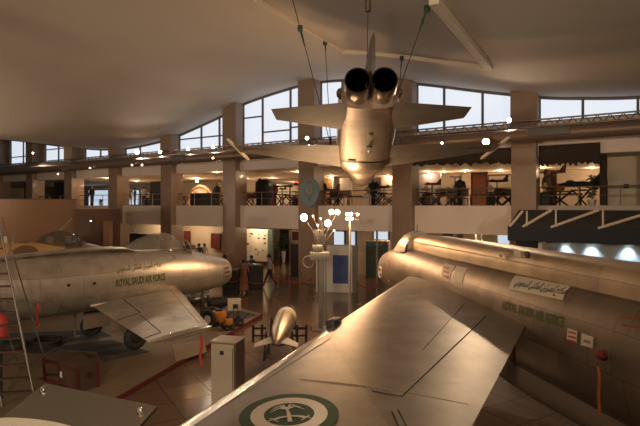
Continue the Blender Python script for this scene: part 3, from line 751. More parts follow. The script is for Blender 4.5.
# ================================================================== BOOTH on the right
n = 2.6
zt, zb = 3.42, 2.86
w0, w1 = wu(508, n), 26
root = tag(empty('exhibit_canopy', W(w0, n, zb), WROT), 'navy fascia canopy with white triangular struts above the pale exhibit booth', 'canopy')
Lw = w1-w0
b = MB(); b.box((Lw/2, -.0, (zt-zb)/2), (Lw, .16, zt-zb)); b.build('fascia_board', 'navy', root, smooth=False)
b = MB(); b.slab([(0, .0, zt-zb-.02), (Lw, 0, zt-zb-.02), (Lw, 2.2, 1.16), (.0, 2.2, 1.16)], (0, 0, -.08)); b.build('sloping_roof_board', 'greywall', root, smooth=False)
b = MB(); b.slab([(0, .0, 0), (Lw, 0, 0), (Lw, 2.6, 0), (0, 2.6, 0)], (0, 0, .04)); b.build('soffit_board', 'navy', root, smooth=False)
# struts given by pixel feet: bottom (front) at fascia, top to the right
import itertools
for (ub, ut, vt, up) in ((510, 523, 211, 513), (523, 552, 210, 528), (551, 599, 210, 556), (598, 655, 211, 603)):
    xb = (wu(ub, n)-w0); wt = wu(ut, n)
    pt = W(wt, n); zt_ = CZ-(vt-HV)*pt.y/F-zb
    b = MB(); b.tube([(xb, -.05, zt-zb-.02), (wt-w0, -.05, zt_)], .05, 8); b.build('diagonal_strut', 'beam', root)
    xq = wu(ut+4, n)-w0; b = MB(); b.tube([(xq, -.03, zt-zb-.02), (xq, -.03, zt_)], .035, 8); b.build('vertical_strut', 'beam', root)
# booth walls
b = MB(); wbox(b, wu(546, 1.3), 26, 1.1, 1.3, 0, 2.85); booth = tag(b.build('booth_wall', 'bluegrey', smooth=False), 'pale grey booth wall washed by three small spotlights under the navy canopy', 'wall panel')
b = MB(); wbox(b, wu(538.5, 1.5), wu(542.5, 1.5), 1.4, 1.6, 0, 2.84); tag(b.build('booth_post', 'white', smooth=False), 'white upright post at the left end of the pale booth wall', 'post')
b = MB(); wbox(b, wu(516, .9), wu(541, .9), .75, .95, 0, 2.8); tag(b.build('dark_doorway_panel', 'dark', smooth=False), 'black doorway panel left of the white booth post', 'panel')
ww0 = wu(549.5, 1.32); ym = yu(565, 1.32)
root = tag(empty('booth_sign_lettering', W(ww0, 1.32, CZ-(251-HV)*ym/F), WROT), 'small dark company name lettering with ring mark on the pale booth wall', 'lettering')
wid = wu(568, 1.32)-wu(553.5, 1.32)
text_on('BOEING', wid, .14, lambda x, y: Vector((x+.2, -.012, y)), 'letters', 'navy', root, .01)
b = MB(); b.torus((.07, -.012, .07), .06, .008, (0, 1, 0), 20, 6); b.build('ring_mark', 'navy', root)
for i, u in enumerate((565, 591, 628)):
    w = wu(u, 1.50); p = W(w, 1.50, 2.80)
    track_lamp('booth_spotlight', p, W(w, 1.36, 1.9), 'small cool spotlight under the navy canopy, %s of three' % ('left', 'middle', 'right')[i], .05, 'coolbulb', power=70, col=(.66, .86, 1), group='booth spotlights', spot=95)

# ================================================================== UNDER THE GALLERY
# framed things on / before the back wall, all standing on the floor
def gp(u0, u1, v0, v1, n, m, name, lab, cat, **k): return panel(name, u0, u1, v0, v1, n, m, lab, cat, **k)
b = MB(); wbox(b, -48, wu(232, -6), -6.2, -6, 0, 2.94); struct(b.build('wall_gallery_lower', 'cream', smooth=False))
r_, ww, hh_ = gp(245, 269, 229, 261, -5, 'art_sky', 'illustrated_wall_map', 'large pale illustrated wall board with dark aircraft silhouettes under the gallery', 'picture')
rnd = random.Random(5)
for i in range(13):
    b = MB(); x = rnd.uniform(-ww*.38, ww*.38); z = rnd.uniform(hh_*.2, hh_*.9); s = rnd.uniform(.08, .16)
    b.slab([(x-s, -.08, z), (x, -.08, z-s*.5), (x+s, -.08, z-s*.1), (x+s*.4, -.08, z+s*.4)], (0, .03, 0)); b.build('aircraft_silhouette', 'navy', r_, smooth=False)
gp(268, 273, 229, 261, -4.9, 'artblue', 'teal_board', 'narrow teal board at the right edge of the illustrated wall board', 'board')
gp(228, 240, 229, 272, -4.9, 'darkbrown', 'dark_partition', 'dark partition under the gallery right of the nose pillar', 'partition')
gp(212, 220, 234, 248, -5.8, 'bordo', 'red_notice', 'small dark red notice board on the cream wall under the gallery', 'notice', frame='bordo')
gp(184, 190, 231, 245, -5.9, 'bordo', 'doorway_curtain', 'dark red narrow doorway curtain under the gallery left of the notice', 'curtain')
gp(280, 290, 229, 262, -9.6, 'dark', 'dark_doorway', 'black doorway behind the plant under the gallery', 'doorway', frame='column')
gp(292, 301, 231, 241, -3.5, 'artdark', 'framed_picture', 'small dark red picture in a wide frame left of the emblem pillar', 'picture', frame='offwhite')
gp(291, 300, 244, 278, -2.0, 'greywall', 'information_board', 'dark grey standing information board left of the emblem pillar', 'board')
gp(366, 389, 241, 283, -4, 'artblue', 'standing_display_board', 'tall dark teal display board under the gallery left of the marble pillar', 'board', frame='offwhite')
gp(356, 366, 252, 284, -4.5, 'cream', 'cream_partition', 'low cream partition between the kiosk and the teal board', 'partition')
for (u0, u1, lab) in ((334, 345, 'daylit window under the gallery above the blue kiosk, left pane'), (349, 356, 'daylit window under the gallery above the blue kiosk, right pane'), (374, 389, 'daylit window strip above the teal display board')):
    gp(u0, u1, 231, 246 if u0 < 360 else 240, -9.8, 'window2', 'lower_window', lab, 'window', frame='frame')
for (u0, u1, m, lab) in ((443, 453, 'artblue', 'small teal window panel under the gallery above the right jet spine, left'), (457, 463, 'artblue', 'small teal window panel under the gallery above the right jet spine, right'), (478, 482, 'white', 'thin white upright panel above the right jet spine'), (498, 509, 'window2', 'bright white lit panel under the gallery right of the right jet canopy'), (464, 476, 'cream', 'cream panel under the gallery above the right jet spine')):
    gp(u0, u1, 231, 262, -4, m, 'lower_panel', lab, 'panel')
# pots and plant below
p = PW(283.5, 262, -7.5); p.z = 0; plant('potted_plant', p, 2.1, .7, 'tall potted plant in a white pot under the gallery', 60, poth=.8)
# stair rail
root = tag(empty('stair_handrail', PW(122, 226, -5)), 'thin sloping stair handrail under the gallery left of the near pillar', 'handrail')
p0 = root.location
a0, a1 = PW(122, 227, -5)-p0, PW(160, 243, -5)-p0
b = MB(); b.tube([a0, a1], .03, 6); b.build('top_rail', 'truss', root)
for i in range(8):
    q = a0+(a1-a0)*i/7; b = MB(); b.tube([q, (q.x, q.y, q.z-.8)], .015, 6); b.build('baluster', 'truss', root)
# dark picture boards behind the canopy of left jet
gp(96, 107, 232, 240, -1.2, 'art_sky', 'photo_board', 'small photo board beyond the left jet canopy, left of two', 'board', frame='navy')
gp(108, 120, 232, 240, -1.2, 'art_sky', 'photo_board', 'small photo board beyond the left jet canopy, right of two', 'board', frame='navy')
gp(92, 160, 233, 262, -2.2, 'navy', 'dark_backboard', 'dark blue low backboard behind the left jet canopy', 'board')
gp(60, 95, 228, 262, -4, 'darkbrown', 'dark_wall_board', 'dark board under the gallery behind the brown curved panels', 'board')

# fill lights added under gallery
for w in (-19, -14, -7.5, -2.5, 3, 8.2, 14): lamp_light(W(w, -4.2, 2.75), 75, (1, .68, .40), .15)
for w in (-20, -15.5, -10.5, -5.5, -1, 3.5, 8, 13, 18):
    pass
# ================================================================== AIRCRAFT
def interp(st, s):
    if s <= st[0][0]: return st[0][1:]
    for i in range(len(st)-1):
        a, b = st[i], st[i+1]
        if s <= b[0]:
            t = (s-a[0])/(b[0]-a[0])
            p0 = st[i-1] if i > 0 else a; p3 = st[i+2] if i+2 < len(st) else b
            out = []
            for k in range(1, len(a)):
                m0 = (b[k]-p0[k])/(b[0]-p0[0])*(b[0]-a[0]) if b[0] != p0[0] else 0
                m1 = (p3[k]-a[k])/(p3[0]-a[0])*(b[0]-a[0]) if p3[0] != a[0] else 0
                out.append((2*t**3-3*t*t+1)*a[k]+(t**3-2*t*t+t)*m0+(-2*t**3+3*t*t)*b[k]+(t**3-t*t)*m1)
            return tuple(out)
    return st[-1][1:]
class Body:
    """stations (s, zc, ry, rz, exponent)"""
    def __init__(s, st): s.st = st
    def pt(s, x, a, off=0):
        zc, ry, rz, e = interp(s.st, x)
        c, n = math.cos(a), math.sin(a)
        return Vector((x, math.copysign(abs(c)**(2/e), c)*(ry+off), zc+math.copysign(abs(n)**(2/e), n)*(rz+off)))
    def side(s, x, z, sg, off=.006):
        zc, ry, rz, e = interp(s.st, x); q = min(1, abs((z-zc)/rz))
        return Vector((x, sg*((ry)*(1-q**e)**(1/e)+off), z))
    def mesh(s, s0, s1, n=60, seg=40, cap0=False, cap1=False):
        b = MB(); b.loft([[s.pt(s0+(s1-s0)*i/n, 2*pi*k/seg) for k in range(seg)] for i in range(n+1)], cap0, cap1); return b
def foil(mb, root, tip, rc, tc, th=.08, n=12, dv=None, sect=14, th2=None):
    """swept wing: root/tip leading edge points, chords along +x, thickness ratio; symmetric section"""
    root, tip = Vector(root), Vector(tip); span = (tip-root); up = Vector((0, 0, 1)) if abs(span.z) < abs(span.y) else Vector((0, 1, 0))
    rings = []
    for i in range(n+1):
        t = i/n; p = root+span*t; c = rc+(tc-rc)*t; h = (th+((th2 or th)-th)*t)
        u = []; l = []
        for k in range(sect+1):
            x = (1-math.cos(pi*k/sect))/2
            y = 5*h*(.2969*math.sqrt(x)-.126*x-.3516*x*x+.2843*x**3-.1015*x**4)
            u.append(p+Vector((c*x, 0, 0))+up*c*y); l.append(p+Vector((c*x, 0, 0))-up*c*y)
        rings.append(u+list(reversed(l[1:-1])))
    mb.loft(rings); return mb
def wheel(name, p, r, wd, ax, parent, hub='steel'):
    b = MB(); b.torus(p, r*.68, r*.32, ax, 24, 10); 
    o = b.build(name, 'rubber', parent)
    b = MB(); a = Vector(ax).normalized(); b.lathe([(.001, -wd/2), (r*.4, -wd/2), (r*.5, -wd*.3), (r*.5, wd*.3), (r*.4, wd/2), (.001, wd/2)], p, ax, 16); b.build('wheel_hub', hub, o)
    return o
def local_frame(X, Y): 
    X = Vector(X).normalized(); Y = Vector(Y); Y = (Y-X*Y.dot(X)).normalized(); Z = X.cross(Y)
    return Matrix((X, Y, Z)).transposed().to_4x4()

# ---------------------------------------------------------------- F-86 style silver jet, left
NOSE = Vector((-3.33, 18.7, 0)); 
ang = math.atan2(-.8, -.6)
J = tag(empty('fighter_jet', NOSE, ang), 'bare silver swept-wing jet with bubble canopy and green lettering standing on the beige platform', 'airplane')
sb = Body([(.32, 1.80, .39, .41, 2.1), (.40, 1.80, .45, .47, 2.1), (.7, 1.81, .54, .54, 2.1), (1.1, 1.84, .61, .62, 2.1), (2, 1.91, .70, .74, 2.15), (3, 1.97, .76, .80, 2.2), (4.5, 2.02, .80, .83, 2.2), (6, 2.05, .80, .84, 2.2), (7.5, 2.09, .76, .82, 2.1), (9, 2.15, .62, .70, 2), (10.4, 2.2, .45, .48, 2), (11, 2.2, .38, .40, 2)])
b = sb.mesh(.32, 11, 70, 44); fus = b.build('fuselage', 'sabre', J)
b = MB(); b.loft([[sb.pt(x, 2*pi*k/32, o_) for k in range(32)] for x, o_ in ((.32, 0), (.29, -.03), (.31, -.07), (.5, -.12), (1.1, -.22))], False, True); b.build('intake_lip', 'ledge', J)
b = MB(); b.loft([[Vector((x, r*math.cos(2*pi*k/24), 2.2+r*math.sin(2*pi*k/24))) for k in range(24)] for x, r in ((11.0, .37), (10.6, .33))], False, True); b.build('exhaust_pipe', 'soot', J)
# gun ports: three slots high on each side of the nose
for sg in (1, -1):
    for i in range(3):
        z = 1.98-.14*i
        b = MB(); q0 = sb.side(.55, z, sg, .010); q1 = sb.side(.88, z, sg, .004); b.tube([q0, (q0+q1)/2+Vector((0, sg*.01, 0)), q1], [.026, .034, .014], 8); b.build('gun_port', 'darkbrown', J)
# canopy
def blister(s0, s1, hw, h, zoff, name, m, prof=None, skew=.45, seg=16, N=18, parent=J, body=sb, e=2., sunk=.06):
    b = MB(); rings = []
    for i in range(N+1):
        t = i/N; x = s0+(s1-s0)*t
        f = (t/skew) if t < skew else (1-t)/(1-skew); k = math.sin(pi/2*min(1, max(0, f)))
        if prof: k, kw = prof(t)
        else: kw = k**.5
        zc = interp(body.st, x)[0]; rz = interp(body.st, x)[2]; base = zc+rz*zoff
        top = (zc+rz-sunk+h*k)
        rings.append([Vector((x, math.cos(a)*hw*max(kw, .02), base+(top-base)*math.sin(a)**(2/e*1.0))) for a in [pi*j/seg for j in range(seg+1)]])
    b.loft(rings, False, False, closed=False); return b.build(name, m, parent)
blister(2.2, 4.75, .46, .61, .72, 'bubble_canopy', 'glass', prof=lambda t: ((1-(1-t/.32)**2)**.5*.999 if t < .32 else math.cos((t-.32)/.68*pi/2)**1.15, (.55+.45*min(1, t/.3)) if t < .3 else max(.12, math.cos((t-.3)/.7*pi/2)**.6)))
blister(1.45, 2.1, .36, .42, .75, 'windshield', 'glass', prof=lambda t: (t**.75, .35+.65*t**.7))
b = MB(); b.tube([Vector((2.1, .38*math.cos(a), 2.35+.68*math.sin(a))) for a in [pi*i/14 for i in range(15)]], .02, 6); b.build('windshield_frame', 'ledge', J)
b = MB(); b.tube([Vector((2.28, .30*math.cos(a), 2.4+.62*math.sin(a))) for a in [pi*i/14 for i in range(15)]], .018, 6); b.build('canopy_frame', 'ledge', J)
b = MB(); b.box((3.25, 0, 2.74), (2.6, .62, .06), bev=.02); b.build('cockpit_sill', 'dark', J)
b = MB(); b.box((2.9, 0, 2.9), (.18, .42, .4), bev=.06); b.box((2.85, 0, 3.12), (.14, .24, .16), bev=.05); b.build('ejection_seat', 'darkbrown', J)
b = MB(); b.box((2.0, 0, 2.78), (.35, .5, .16), bev=.05); b.build('instrument_hood', 'dark', J)
b = MB(); b.loft([[sb.pt(x, a, .02 if 4.4 < x < 8 else 0)+Vector((0, 0, h)) for a in [pi*.38+pi*.24*k/8 for k in range(9)]]+[sb.pt(x, pi*.5, -.1)] for x, h in ((4.1, .0), (4.5, .09), (5.2, .11), (6.5, .07), (8.5, .02))]); b.build('dorsal_fairing', 'sabre', J)
# wings
for sg in (1, -1):
    b = MB(); foil(b, (2.65, sg*.45, 1.42), (5.8, sg*5.55, 1.60), 3.0, 1.50, .095, 16, th2=.08)
    wg = b.build('wing', 'sabrewing', J)
    b = MB(); b.lathe([(.001, -.05), (.06, .05), (.085, .5), (.08, 1.0), (.03, 1.45), (.001, 1.52)], (5.8, sg*5.58, 1.6), (1, 0, 0), 12); b.build('wing_tip_cap', 'ledge', wg)
    # flap and aileron seams, filler cap, slat line as thin inlaid strips
    def on(u, t, sg=sg):  # chord fraction u, span fraction t
        r = Vector((2.65, sg*.45, 1.42)); q = Vector((5.8, sg*5.55, 1.60)); p = r+(q-r)*t; c = 3.0+(1.5-3.0)*t; h = .095-.015*t
        y = 5*h*(.2969*math.sqrt(u)-.126*u-.3516*u*u+.2843*u**3-.1015*u**4); return p+Vector((c*u, 0, c*y+.003))
    for (u0, t0, u1, t1) in ((.70, .08, .70, .50), (.72, .54, .74, .93), (.74, .93, .99, .94), (.70, .5, .99, .52)):
        b = MB(); n = 10; b.tube([on(u0+(u1-u0)*i/n, t0+(t1-t0)*i/n) for i in range(n+1)], .009, 5); b.build('control_surface_seam', 'dark', wg)
    b = MB(); n = 14; b.tube([on(.14, .06+.9*i/n) for i in range(n+1)], .006, 5); b.build('slat_seam', 'jetgrey', wg)
    for (u, t) in ((.38, .66), (.38, .74)):
        b = MB(); q = on(u, t); b.lathe([(.001, .012), (.05, .012), (.06, .0)], q, (0, 0, 1), 14); b.build('filler_cap', 'decal', wg)
    # tail and gear
    b = MB(); foil(b, (9.3, sg*.3, 2.45), (10.6, sg*2.0, 2.7), 1.3, .7, .07, 6); b.build('tailplane', 'sabrewing', J)
    b = MB(); b.tube([(4.75, sg*.95, 1.45), (4.75, sg*1.05, .42)], [.07, .055], 10); g = b.build('landing_gear_leg', 'steel', J)
    wheel('wheel', (4.75, sg*1.18, .47), .36, .2, (0, 1, 0), g, 'dark')
    b = MB(); b.box((4.6, sg*.75, .85), (1.3, .04, .75), bev=.02); b.build('gear_door', 'jetgrey', J)
b = MB(); foil(b, (8.7, 0, 2.75), (10.3, 0, 4.6), 1.9, .9, .06, 6); b.build('tail_fin', 'sabrewing', J)
b = MB(); b.tube([(1.35, 0, 1.4), (1.3, 0, .35)], [.06, .045], 10); g = b.build('nose_gear_leg', 'steel', J); wheel('nose_wheel', (1.3, .12, .36), .25, .14, (0, 1, 0), g)
# lettering: nose is to the right, so x grows toward smaller s
S_L, S_R = 5.13, 3.46
txm = lambda z0: (lambda x, y: sb.side(S_L-x, z0+y*.9, 1, .006))
text_on('ROYAL SAUDI AIR FORCE', S_L-S_R, .25, txm(1.89), 'latin_lettering', 'textgreen', J, .035)
text_on(ARABIC, 1.5, .24, lambda x, y: sb.side(S_L-.05-x, 2.24+y, 1, .006), 'arabic_lettering', 'textgreen', J, .02)
for s_, z_ in ((6.45, 2.12), (5.75, 2.08)):
    b = MB(); q = sb.side(s_, z_, 1, 0); b.lathe([(.001, .02), (.035, .018), (.045, -.01)], q, (0, 1, 0), 12); b.build('jack_point', 'dark', J)
b = MB(); b.tube([sb.side(5.2+.08*i, 1.45, 1, .02) for i in range(8)], .03, 6); b.build('access_step', 'decal', J)

# ---------------------------------------------------------------- camouflaged jet behind
T = tag(empty('camouflaged_jet', (-9.7, 23.5, .02), ang), 'sand and brown camouflaged jet behind the silver swept-wing jet', 'airplane')
T.scale = (1.045, 1.045, 1.045)
tb = Body([(0, 1.75, .10, .10, 2), (.15, 1.76, .25, .25, 2), (.8, 1.82, .48, .46, 2), (1.6, 1.88, .62, .58, 2), (3, 1.92, .72, .62, 2.1), (5, 1.95, .74, .66, 2.1), (8, 2.05, .6, .6, 2), (10.5, 2.2, .3, .35, 2)])
tb.mesh(0, 10.5, 50, 32, True, True).build('fuselage', 'camo', T)
blister(1.1, 3.5, .52, .52, .55, 'canopy', 'darkglass', parent=T, body=tb, skew=.55)
for t in (1.75, 2.5): 
    b = MB(); k = math.sin(pi/2*(t-1.1)/1.32) if t < 2.42 else .98
    b.tube([Vector((t, .5*math.cos(a), 2.3+(.16+.5*k)*math.sin(a))) for a in [pi*i/12 for i in range(13)]], .022, 6); b.build('canopy_frame', 'darkbrown', T)
for s_ in (2.1, 2.85):
    b = MB(); b.box((s_, .12, 2.55), (.16, .36, .42), bev=.05); b.build('ejection_seat', 'decal', T)
b = MB(); q = tb.side(2.3, 2.2, 1, .01); b.slab([q, q+Vector((.28, 0, 0)), q+Vector((.14, .0, -.22))], (0, .01, 0)); b.build('warning_triangle', 'red', T)
b = MB(); b.box((4.45, .1, 2.68), (.12, .04, .32), bev=.01); b.build('blade_aerial', 'decal', T)
for sg in (1, -1):
    b = MB(); foil(b, (7.0, sg*.5, 1.7), (7.9, sg*3.6, 1.8), 1.9, 1.1, .1, 8); b.build('wing', 'camo', T)
    b = MB(); b.tube([(6.4, sg*.8, 1.5), (6.4, sg*.9, .4)], .06, 8); g = b.build('landing_gear_leg', 'steel', T); wheel('wheel', (6.4, sg*1.0, .41), .30, .16, (0, 1, 0), g)
b = MB(); b.tube([(1.0, 0, 1.4), (1.0, 0, .3)], .05, 8); g = b.build('nose_gear_leg', 'steel', T); wheel('nose_wheel', (1.0, .1, .33), .22, .12, (0, 1, 0), g)
b = MB(); foil(b, (8.4, 0, 2.4), (9.5, 0, 4.0), 1.7, .8, .08, 6); b.build('tail_fin', 'camo', T)

# ---------------------------------------------------------------- big delta-like jet, right foreground
LN = Vector((2.46, 17.5, 0)); lang = math.atan2(-.982, .187)
K = tag(empty('fighter_jet', LN, lang), 'largest silver jet in the foreground with green-ringed roundel on its swept wing', 'airplane')
lb = Body([(0, 2.05, .42, .48, 2.1), (.12, 2.05, .49, .55, 2.1), (.8, 2.08, .60, .68, 2.2), (1.8, 2.10, .68, .80, 2.3), (3, 2.10, .72, .86, 2.4), (5, 2.10, .74, .91, 2.4), (7.5, 2.10, .76, .93, 2.4), (10, 2.10, .76, .94, 2.4), (13, 2.12, .72, .94, 2.4), (15.5, 2.2, .6, .9, 2.3)])
lb.mesh(0, 15.5, 90, 48, False, True).build('fuselage', 'lightning', K)
b = MB(); b.loft([[lb.pt(x, 2*pi*k/32, o_) for k in range(32)] for x, o_ in ((0, 0), (-.03, -.03), (.02, -.07), (.6, -.2))], False, True); b.build('intake_lip', 'ledge', K)
b = MB(); b.lathe([(.001, -.35), (.14, 0), (.22, .5)], (.1, 0, 2.05), (1, 0, 0), 20); b.build('intake_cone', 'lightning', K)
# dorsal spine
sp_ = []
for i in range(41):
    x = 2.6+12.6*i/40; k = min(1, (i/5)**.8) if i < 5 else 1; k2 = .62+.38*min(1, i/8)
    zc, ry, rz, e = interp(lb.st, x); zb_ = zc+rz*.80; zt_ = 3.39
    sp_.append([Vector((x, .40*k2*math.copysign(abs(math.cos(a))**.55, math.cos(a)), zb_+(zt_-zb_)*(.85+.15*k)*math.sin(a)**.55)) for a in [pi*j/16 for j in range(17)]])
b = MB(); b.loft(sp_, True, True, closed=False); b.build('dorsal_spine', 'spine', K)
b = MB(); b.tube([Vector((2.9+12*i/30, -.40, 3.17)) for i in range(31)], .012, 6); b.build('spine_seam', 'decal', K)
# canopy cover
b = MB(); rings = []
for i in range(15):
    t = i/14; x = .95+1.75*t; zc, ry, rz, e = interp(lb.st, x); base = zc+rz*.55
    top = 2.75+.68*math.sin(pi/2*min(1, t/.85))**.9
    hw = .30+.16*min(1, t*1.6)
    rings.append([Vector((x, hw*math.cos(a), base+(top-base)*math.sin(a)**.8)) for a in [pi*j/18 for j in range(19)]])
b.loft(rings, True, True, closed=False); b.build('canopy_cover', 'cover', K)
b = MB(); b.tube([Vector((.95+1.7*i/10, -(.33+.14*min(1, i/6)), lb.pt(.95+1.7*i/10, 0).z+.50+.02*i)) for i in range(11)], .03, 6); b.build('cover_edge', 'dark', K)
b = MB(); b.tube([Vector((2.62+.12*(1-math.sin(a)), .47*math.cos(a), 2.55+.86*math.sin(a))) for a in [pi*i/14 for i in range(15)]], .035, 6); b.build('canopy_arch', 'dark', K)
b = MB(); b.tube([(2.45, 0, 3.3), (2.5, 0, 3.62)], .012, 6); b.build('whip_aerial', 'dark', K)
# round port beside the nose
q = lb.side(.75, 1.98, -1, .0)
b = MB(); b.torus(q+Vector((0, -.01, 0)), .17, .03, (0, 1, 0), 24, 8); pr = b.build('port_ring', 'decal', K)
b = MB(); b.lathe([(.001, .02), (.15, .02), (.15, -.03)], q, (0, -1, 0), 20); b.build('port_disc', 'dark', pr)
b = MB(); b.lathe([(.001, .04), (.06, .035), (.06, .0)], q, (0, -1, 0), 12); b.build('port_hub', 'decal', pr)
# --- wing
APEX, LETIP = Vector((3.35, -.57, 0)), Vector((12.5, -6.6, 0))
TER, TEM = Vector((9.15, -.75, 0)), Vector((13.25, -4.12, 0))
ZW = 2.25
def le(t): return APEX.x+(LETIP.x-APEX.x)*(t+APEX.y*-1*-1)/(LETIP.y-APEX.y) if False else APEX.x+(LETIP.x-APEX.x)*(APEX.y-t)/(APEX.y-LETIP.y)
def te(t):
    if t > TEM.y: return TER.x+(TEM.x-TER.x)*(TER.y-t)/(TER.y-TEM.y)
    return TEM.x+.12*(TEM.y-t)/(TEM.y-LETIP.y)
def wz(x, t):
    """upper and lower skin height at local (x, t) with t<0"""
    a, c = le(t), te(t); ch = max(.05, c-a); u = min(1, max(0, (x-a)/ch)); th = .052
    y = 5*th*(.2969*math.sqrt(u)-.126*u-.3516*u*u+.2843*u**3-.1036*u**4)*ch
    dih = -.02*(abs(t)-.6)
    return ZW+dih-.06+y, ZW+dih-.06-y
for sg in (-1, 1):
    ts = [-.35-.0*0]+[-.57-(6.6-.57)*i/34 for i in range(35)]
    def sect(t, u0, u1, n=22, sg=sg):
        a, c = le(t), te(t); up = []; lo = []
        for k in range(n+1):
            u = u0+(u1-u0)*((1-math.cos(pi*k/n))/2 if u0 == 0 else k/n); x = a+(c-a)*u; z1, z0 = wz(x, t)
            y = t if sg < 0 else -t
            up.append(Vector((x, y, z1))); lo.append(Vector((x, y, z0)))
        return up, lo
    b = MB(); rings = []
    for t in ts:
        up, lo = sect(t, 0, 1); rings.append(up+list(reversed(lo[1:-1])))
    b.loft(rings); wg = b.build('wing', 'lwing', K)
    # polished leading edge strip wrapped over the front of the wing
    def strip(name, m, w_, t0, t1, off=.004):
        b = MB(); rings = []
        for i in range(31):
            t = t0+(t1-t0)*i/30; a, c = le(t), te(t); y = t if sg < 0 else -t; r1 = []; r2 = []
            for k in range(9):
                x = a+w_*(k/8)**2; z1, z0 = wz(x, t); r1.append(Vector((x-.004, y, z1+off))); r2.append(Vector((x-.004, y, z0-off)))
            rings.append(list(reversed(r1))+r2[1:])
        b.loft(rings, False, False, closed=False); return b.build(name, m, wg)
    strip('leading_edge', 'ledge', .34, -3.95, -6.58); strip('leading_edge', 'lwing', .30, -.7, -3.75)
    if sg < 0:
        WING = wg
        # leading edge notch
        q = Vector((le(-3.86), -3.86, wz(le(-3.86)+.1, -3.86)[0]))
        b = MB(); b.box(q+Vector((.12, -.02, .03)), (.36, .16, .16), -.56, .02); b.build('leading_edge_notch', 'dark', wg)
        b = MB(); b.box(q+Vector((.06, -.1, -.08)), (.34, .1, .14), -.56, .02); b.build('notch_fairing', 'lwing', wg)
        # probe with pitot
        # seams
        def seam(p0, p1, r=.005, name='control_surface_seam', m='dark', n=12):
            b = MB(); pts = []
            for i in range(n+1):
                x = p0[0]+(p1[0]-p0[0])*i/n; t = p0[1]+(p1[1]-p0[1])*i/n; pts.append(Vector((x, t, wz(x, t)[0]+.002)))
            b.tube(pts, r, 5); b.build(name, m, wg)
        def wl(u, v):   # pixel on the wing plane -> local
            g = G(u, v, ZW+.03); d = g-LN; return (d.x*.187+d.y*-.982, d.x*.982+d.y*.187)
        seam(wl(464, 304), wl(423, 346)); seam(wl(486, 314), wl(402, 388), .008)
        seam(wl(402, 388), wl(372, 384), .004); seam(wl(300, 372), wl(468, 392), .004, 'panel_seam', 'jetgrey'); 
        seam(wl(392, 402), wl(404, 425), .008); seam(wl(398, 400), wl(413, 425), .006); seam(wl(225, 392), wl(330, 335), .005, 'panel_seam', 'jetgrey')
        b = MB(); x_, t_ = wl(428, 281); b.box(Vector((x_, t_, wz(x_, t_)[0]+.03)), (.22, .06, .06), -.3, .02); b.build('wing_lug', 'dark', wg)
        # roundel
        rc_ = wl(289, 403)
        def disc(name, m, r0, r1, off):
            b = MB(); N = 56; rings = []
            for rr in ([r0+(r1-r0)*j/4 for j in range(5)]):
                ring = []
                for k in range(N):
                    x = rc_[0]+rr*math.cos(2*pi*k/N); t = rc_[1]+rr*math.sin(2*pi*k/N); ring.append(Vector((x, t, wz(x, t)[0]+off)))
                rings.append(ring)
            b.loft(rings, False, False); return b.build(name, m, wg)
        disc('roundel_green_ring', 'rgreen', .30, .485, .004); disc('roundel_white_ring', 'rwhite', .245, .375, .007); disc('roundel_centre', 'rgreen', .0005, .25, .005)
        # palm and crossed swords; figure is upright seen from the wing's rear, wing right of frame
        ex = Vector((LN.x*0+.187, 0)) if False else None
        X2 = Vector((.187, .982)).normalized()    # world +X in local (x,t)
        Y2 = Vector((-.982, .187)).normalized()   # world +Y in local
        def em(a, c): # emblem coords (right, up) -> local
            aa, cc = a*math.cos(.12)-c*math.sin(.12), a*math.sin(.12)+c*math.cos(.12)
            x = rc_[0]+X2.x*aa+Y2.x*cc; t = rc_[1]+X2.y*aa+Y2.y*cc; return Vector((x, t, wz(x, t)[0]+.010))
        def stroke(pts, w0, w1):
            b = MB(); n = len(pts); L1 = []; L2 = []
            for i, p in enumerate(pts):
                q0 = Vector(pts[max(0, i-1)]); q1 = Vector(pts[min(n-1, i+1)]); d = (q1-q0).normalized(); nn_ = Vector((-d.y, d.x)); w = w0+(w1-w0)*i/(n-1)
                L1.append(em(p[0]+nn_.x*w, p[1]+nn_.y*w)); L2.append(em(p[0]-nn_.x*w, p[1]-nn_.y*w))
            b.add(L1+L2, [(i, i+1, n+i+1, n+i) for i in range(n-1)]); return b
        arc = lambda cx, cy, r, a0, a1, n=10, e=1: [(cx+r*math.cos(R(a0+(a1-a0)*i/n)), cy+e*r*math.sin(R(a0+(a1-a0)*i/n))) for i in range(n+1)]
        pb = MB()
        for m_ in ([stroke([(0, -.17), (-.005, 0), (-.015, .1)], .022, .013)] +
                   [stroke([(-.015, .10), (-.015+dx*.5, .10+h), (-.015+dx, .10+h2)], .014, .003) for dx, h, h2 in ((-.16, .07, 0), (-.13, .09, .05), (.14, .08, .02), (.17, .05, -.03), (-.17, .03, -.05), (.08, .11, .09), (-.07, .10, .09))]):
            pb.add(m_.v, m_.f)
        pb.build('palm_tree_mark', 'rwhite', wg, smooth=False)
        for sgn in (1, -1):
            m_ = stroke([(sgn*x, y) for x, y in arc(-.02, -.27, .24, 140, 48, 12, .9)], .006, .011); 
            m2 = stroke([(sgn*.11, -.155), (sgn*.19, -.07)], .006, .006); m_.add(m2.v, m2.f); m_.build('sword_mark', 'rwhite', wg, smooth=False)
